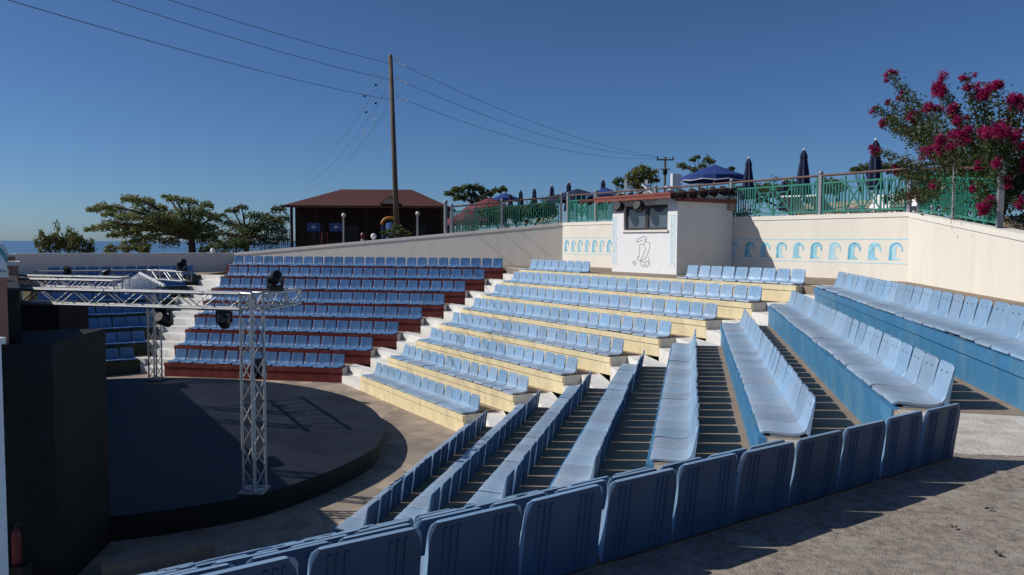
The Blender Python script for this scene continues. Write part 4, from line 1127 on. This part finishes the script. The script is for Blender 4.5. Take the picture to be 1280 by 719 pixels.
LS = [(-17.6,2.0,'behind the crossed fence panel right of the booth',True),(-16.5,2.3,'left of the tall grey fence post',False),(-15.0,2.2,'just right of the tall grey fence post',False),(-14.2,2.6,'midway between grey post and flowering bush',False),(-13.4,2.2,'behind the crossed fence panel by the flowering bush',False),(-12.6,2.4,'at the wall corner under the flowering bush',True)]
for s_, dd, lab, cu in LS:
    lounger(P3(3, WALL[3]+dd, s_, .80), -R(PH[3])+rnd.uniform(-.3,.3)+(PI if rnd.random() < .5 else 0), 'white sun lounger ' + lab, False, cu)
for (x,y,Y_,lab) in [(782,225,36,'white lounger stood on end above the booth roof, left of two'),(808,225,36,'white lounger stood on end above the booth roof, right of two'),(845,217,35,'white rounded lounger stood on end near the open royal parasol')]:
    p = at(x,y,Y_); lounger((p.x,p.y,p.z-1.87), 1.42 if x < 840 else .75, lab, True)
for (x,y,Y_,lab) in [(832,229,33,'light blue cushioned lounger raised behind the booth roof'),(862,231,33,'light blue cushioned lounger under the open royal parasol')]:
    p = at(x,y,Y_)
    root = lounger((p.x,p.y,.80), 1.0, lab, False, True)
    root.location.z = p.z-.86
    tb = thing('deck_platform', 'plain raised wooden platform under the ' + ('left' if x == 832 else 'right') + ' light blue lounger', 'platform', (p.x,p.y,.80))
    q = MB(); q.box(-.6,.6,-1.1,1.1,0,p.z-.86-.80-.002); q.build('deck', M['handrail'], tb)

# ------------------------------------------------------------------ poles and wires
pb = at(497,300,50); pt = at(488,70,50)
root = thing('utility_pole', 'tall wooden utility pole rising in front of the pavilion', 'utility pole', (pb.x,pb.y,-.6))
zt = pt.z+.6; lean = pt.x-pb.x
q = MB(); q.tube([(0,0,0),(lean,0,zt)], .19, 12, .13); q.build('pole', M['wood_pole'], root, smooth=True)
q = MB(); q.lathe((lean,0,zt-.02),[(.14,0),(.14,.08),(.05,.12)],12); q.build('cap', M['post'], root)
def insul(a, b, mtx, r_=.07, n=3):
    mb = MB(); a = Vector(a); b = Vector(b)
    mb.tube([a,b],.018,5)
    for k in range(n):
        c = a.lerp(b,(k+.6)/n); t = (b-a).normalized()*.045
        mb.tube([c-t,c,c+t],[r_*.5,r_,r_*.5],8)
    return mb.build('insulator', mtx, root)
ins = []
for (x0,y0,x1,y1) in ((492,73,507,83),(493,96,510,105),(494,119,511,127)):
    a = at(x0,y0,50)-Vector((pb.x,pb.y,-.6)); b = at(x1,y1,50.5)-Vector((pb.x,pb.y,-.6)); insul(a,b,M['porcelain']); ins.append(at(x1,y1,50.5))
for (x0,y0,x1,y1) in ((470,106,456,120),(470,129,458,140),(469,150,455,164)):
    for u in (0,1):
        x, y = (x0,y0) if u == 0 else (x1,y1)
        a = at(x+1.6,y-1.6,50.6+u)-Vector((pb.x,pb.y,-.6)); b = at(x-1.6,y+1.6,50.7+u)-Vector((pb.x,pb.y,-.6)); insul(a,b,M['porcelain'] if y0 > 140 else M['black'],.10,1)
def wire(a, b, sag, label, r_=.014):
    a, b = Vector(a), Vector(b); pts = [a.lerp(b,k/24)-Vector((0,0,sag*4*(k/24)*(1-k/24)))-a for k in range(25)]
    o_ = thing('power_line', label, 'cable', a, 0, 'overhead power lines')
    mb = MB(); mb.tube(pts, r_, 5); mb.build('cable', M['wire'], o_)
tops = [at(487,79,50), at(487.5,99.5,50), at(489,125,50)]
far = at(829,199,88)
for k, (t_, (x,y), nm) in enumerate(zip(tops, ((-60,-92),(-60,-66),(-60,-21)), ('top','middle','lowest'))):
    wire(t_, at(x,y,21), .25, f'thin cable from the utility pole towards the upper left corner, {nm} of three')
far_pts = [at(824,196,88), at(830,196,88), at(836,197,88)]
for k, nm in enumerate(('top','middle','lowest')):
    wire(ins[k], far_pts[k], .9+.2*k, f'thin cable from the utility pole sagging right to the far pole, {nm} of three')
for k, (a, b, c) in enumerate((((484,90),(452,124),(372,222)),((484,112),(453,144),(376,232)),((484,136),(450,169),(380,238)))):
    wire(at(*a,50), at(*c,95), 1.2, f'thin dark strand running down left from the utility pole, {("top","middle","lowest")[k]} of three', .011)
# far pole
p = at(831,232,88); root = thing('utility_pole', 'distant utility pole with crossarm above the booth roof', 'utility pole', (p.x,p.y,.5))
zt = at(831,197,88).z-.5
q = MB(); q.tube([(0,0,0),(0,0,zt)], .17, 8, .12); q.build('pole', M['wood_pole'], root)
q = MB(); q.bar((-.95,0,zt-.25),(.95,0,zt-.25),.14); q.bar((-.6,0,zt-1.3),(.6,0,zt-1.3),.10); q.build('crossarm', M['wood_pole'], root)
q = MB()
for x in (-.88,0,.88): q.lathe((x,0,zt-.18),[(.06,0),(.09,.1),(.09,.2),(.04,.28)],8)
q.box(-.22,.22,-.2,.2,zt-1.9,zt-1.35); q.build('insulator', M['black'], root)

# ------------------------------------------------------------------ litter on the near ground
for k, (x, y) in enumerate(((1193,661),(1247,694),(1236,638))):
    r = random.Random(k+3); d = at(x,y,1); p = d*(T(7)/d.z)
    mb = MB(); L_ = .022
    n_ = 7; vs = []
    for j in range(n_):
        u = j/(n_-1); wd_ = L_*(.15+.85*sin(PI*u))*.6
        vs += [(L_*2*(u-.5), -wd_, .004+.012*abs(sin(4*u+k))), (L_*2*(u-.5), 0, .010+.006*sin(6*u)), (L_*2*(u-.5), wd_, .005+.014*abs(sin(3*u+1+k)))]
    mb.add(vs, [(3*j+c_, 3*j+3+c_, 3*j+4+c_, 3*j+1+c_) for j in range(n_-1) for c_ in (0,1)])
    o_ = mb.build('dry_leaf', M['bark']); o_.location = p; o_.rotation_euler = (0,0,k*1.3+.4)
    tag(o_, ('crumpled brown leaf on the rough concrete, right of the seat shadows','curled brown leaf on the concrete near the lower right corner','tiny brown leaf on the concrete below the white patch')[k], 'leaf')

# ------------------------------------------------------------------ light
SUN_AZ, SUN_EL = -90.5, 38.0
sd = bpy.data.lights.new('sun', 'SUN'); sd.energy = 3.9; sd.angle = R(.53); sd.color = (1, .95, .87)
so = bpy.data.objects.new('sun', sd); COL.objects.link(so)
to_sun = Vector((sin(R(SUN_AZ))*cos(R(SUN_EL)), cos(R(SUN_AZ))*cos(R(SUN_EL)), sin(R(SUN_EL))))
so.rotation_euler = to_sun.to_track_quat('Z','Y').to_euler()
wd = bpy.data.worlds.new('World'); scene.world = wd; wd.use_nodes = True
nt = wd.node_tree; sk = nt.nodes.new('ShaderNodeTexSky'); sk.sky_type = 'NISHITA'; sk.sun_disc = False
sk.sun_elevation = R(SUN_EL); sk.sun_rotation = R(SUN_AZ)
sk.altitude = 30; sk.air_density = .7; sk.dust_density = .5; sk.ozone_density = 9.0
tn = nt.nodes.new('ShaderNodeMix'); tn.data_type = 'RGBA'; tn.blend_type = 'MULTIPLY'; tn.inputs['Factor'].default_value = 1; tn.inputs[7].default_value = (.97,1.06,1.09,1)
nt.links.new(sk.outputs['Color'], tn.inputs[6]); nt.links.new(tn.outputs[2], nt.nodes['Background'].inputs['Color'])
nt.nodes['Background'].inputs['Strength'].default_value = .071
vs_ = scene.view_settings; vs_.view_transform = 'Standard'; vs_.look = 'None'; vs_.exposure = 0; vs_.gamma = 1; vs_.use_curve_mapping = False
scene.cycles.use_denoising = True
scene.cycles.max_bounces = 6
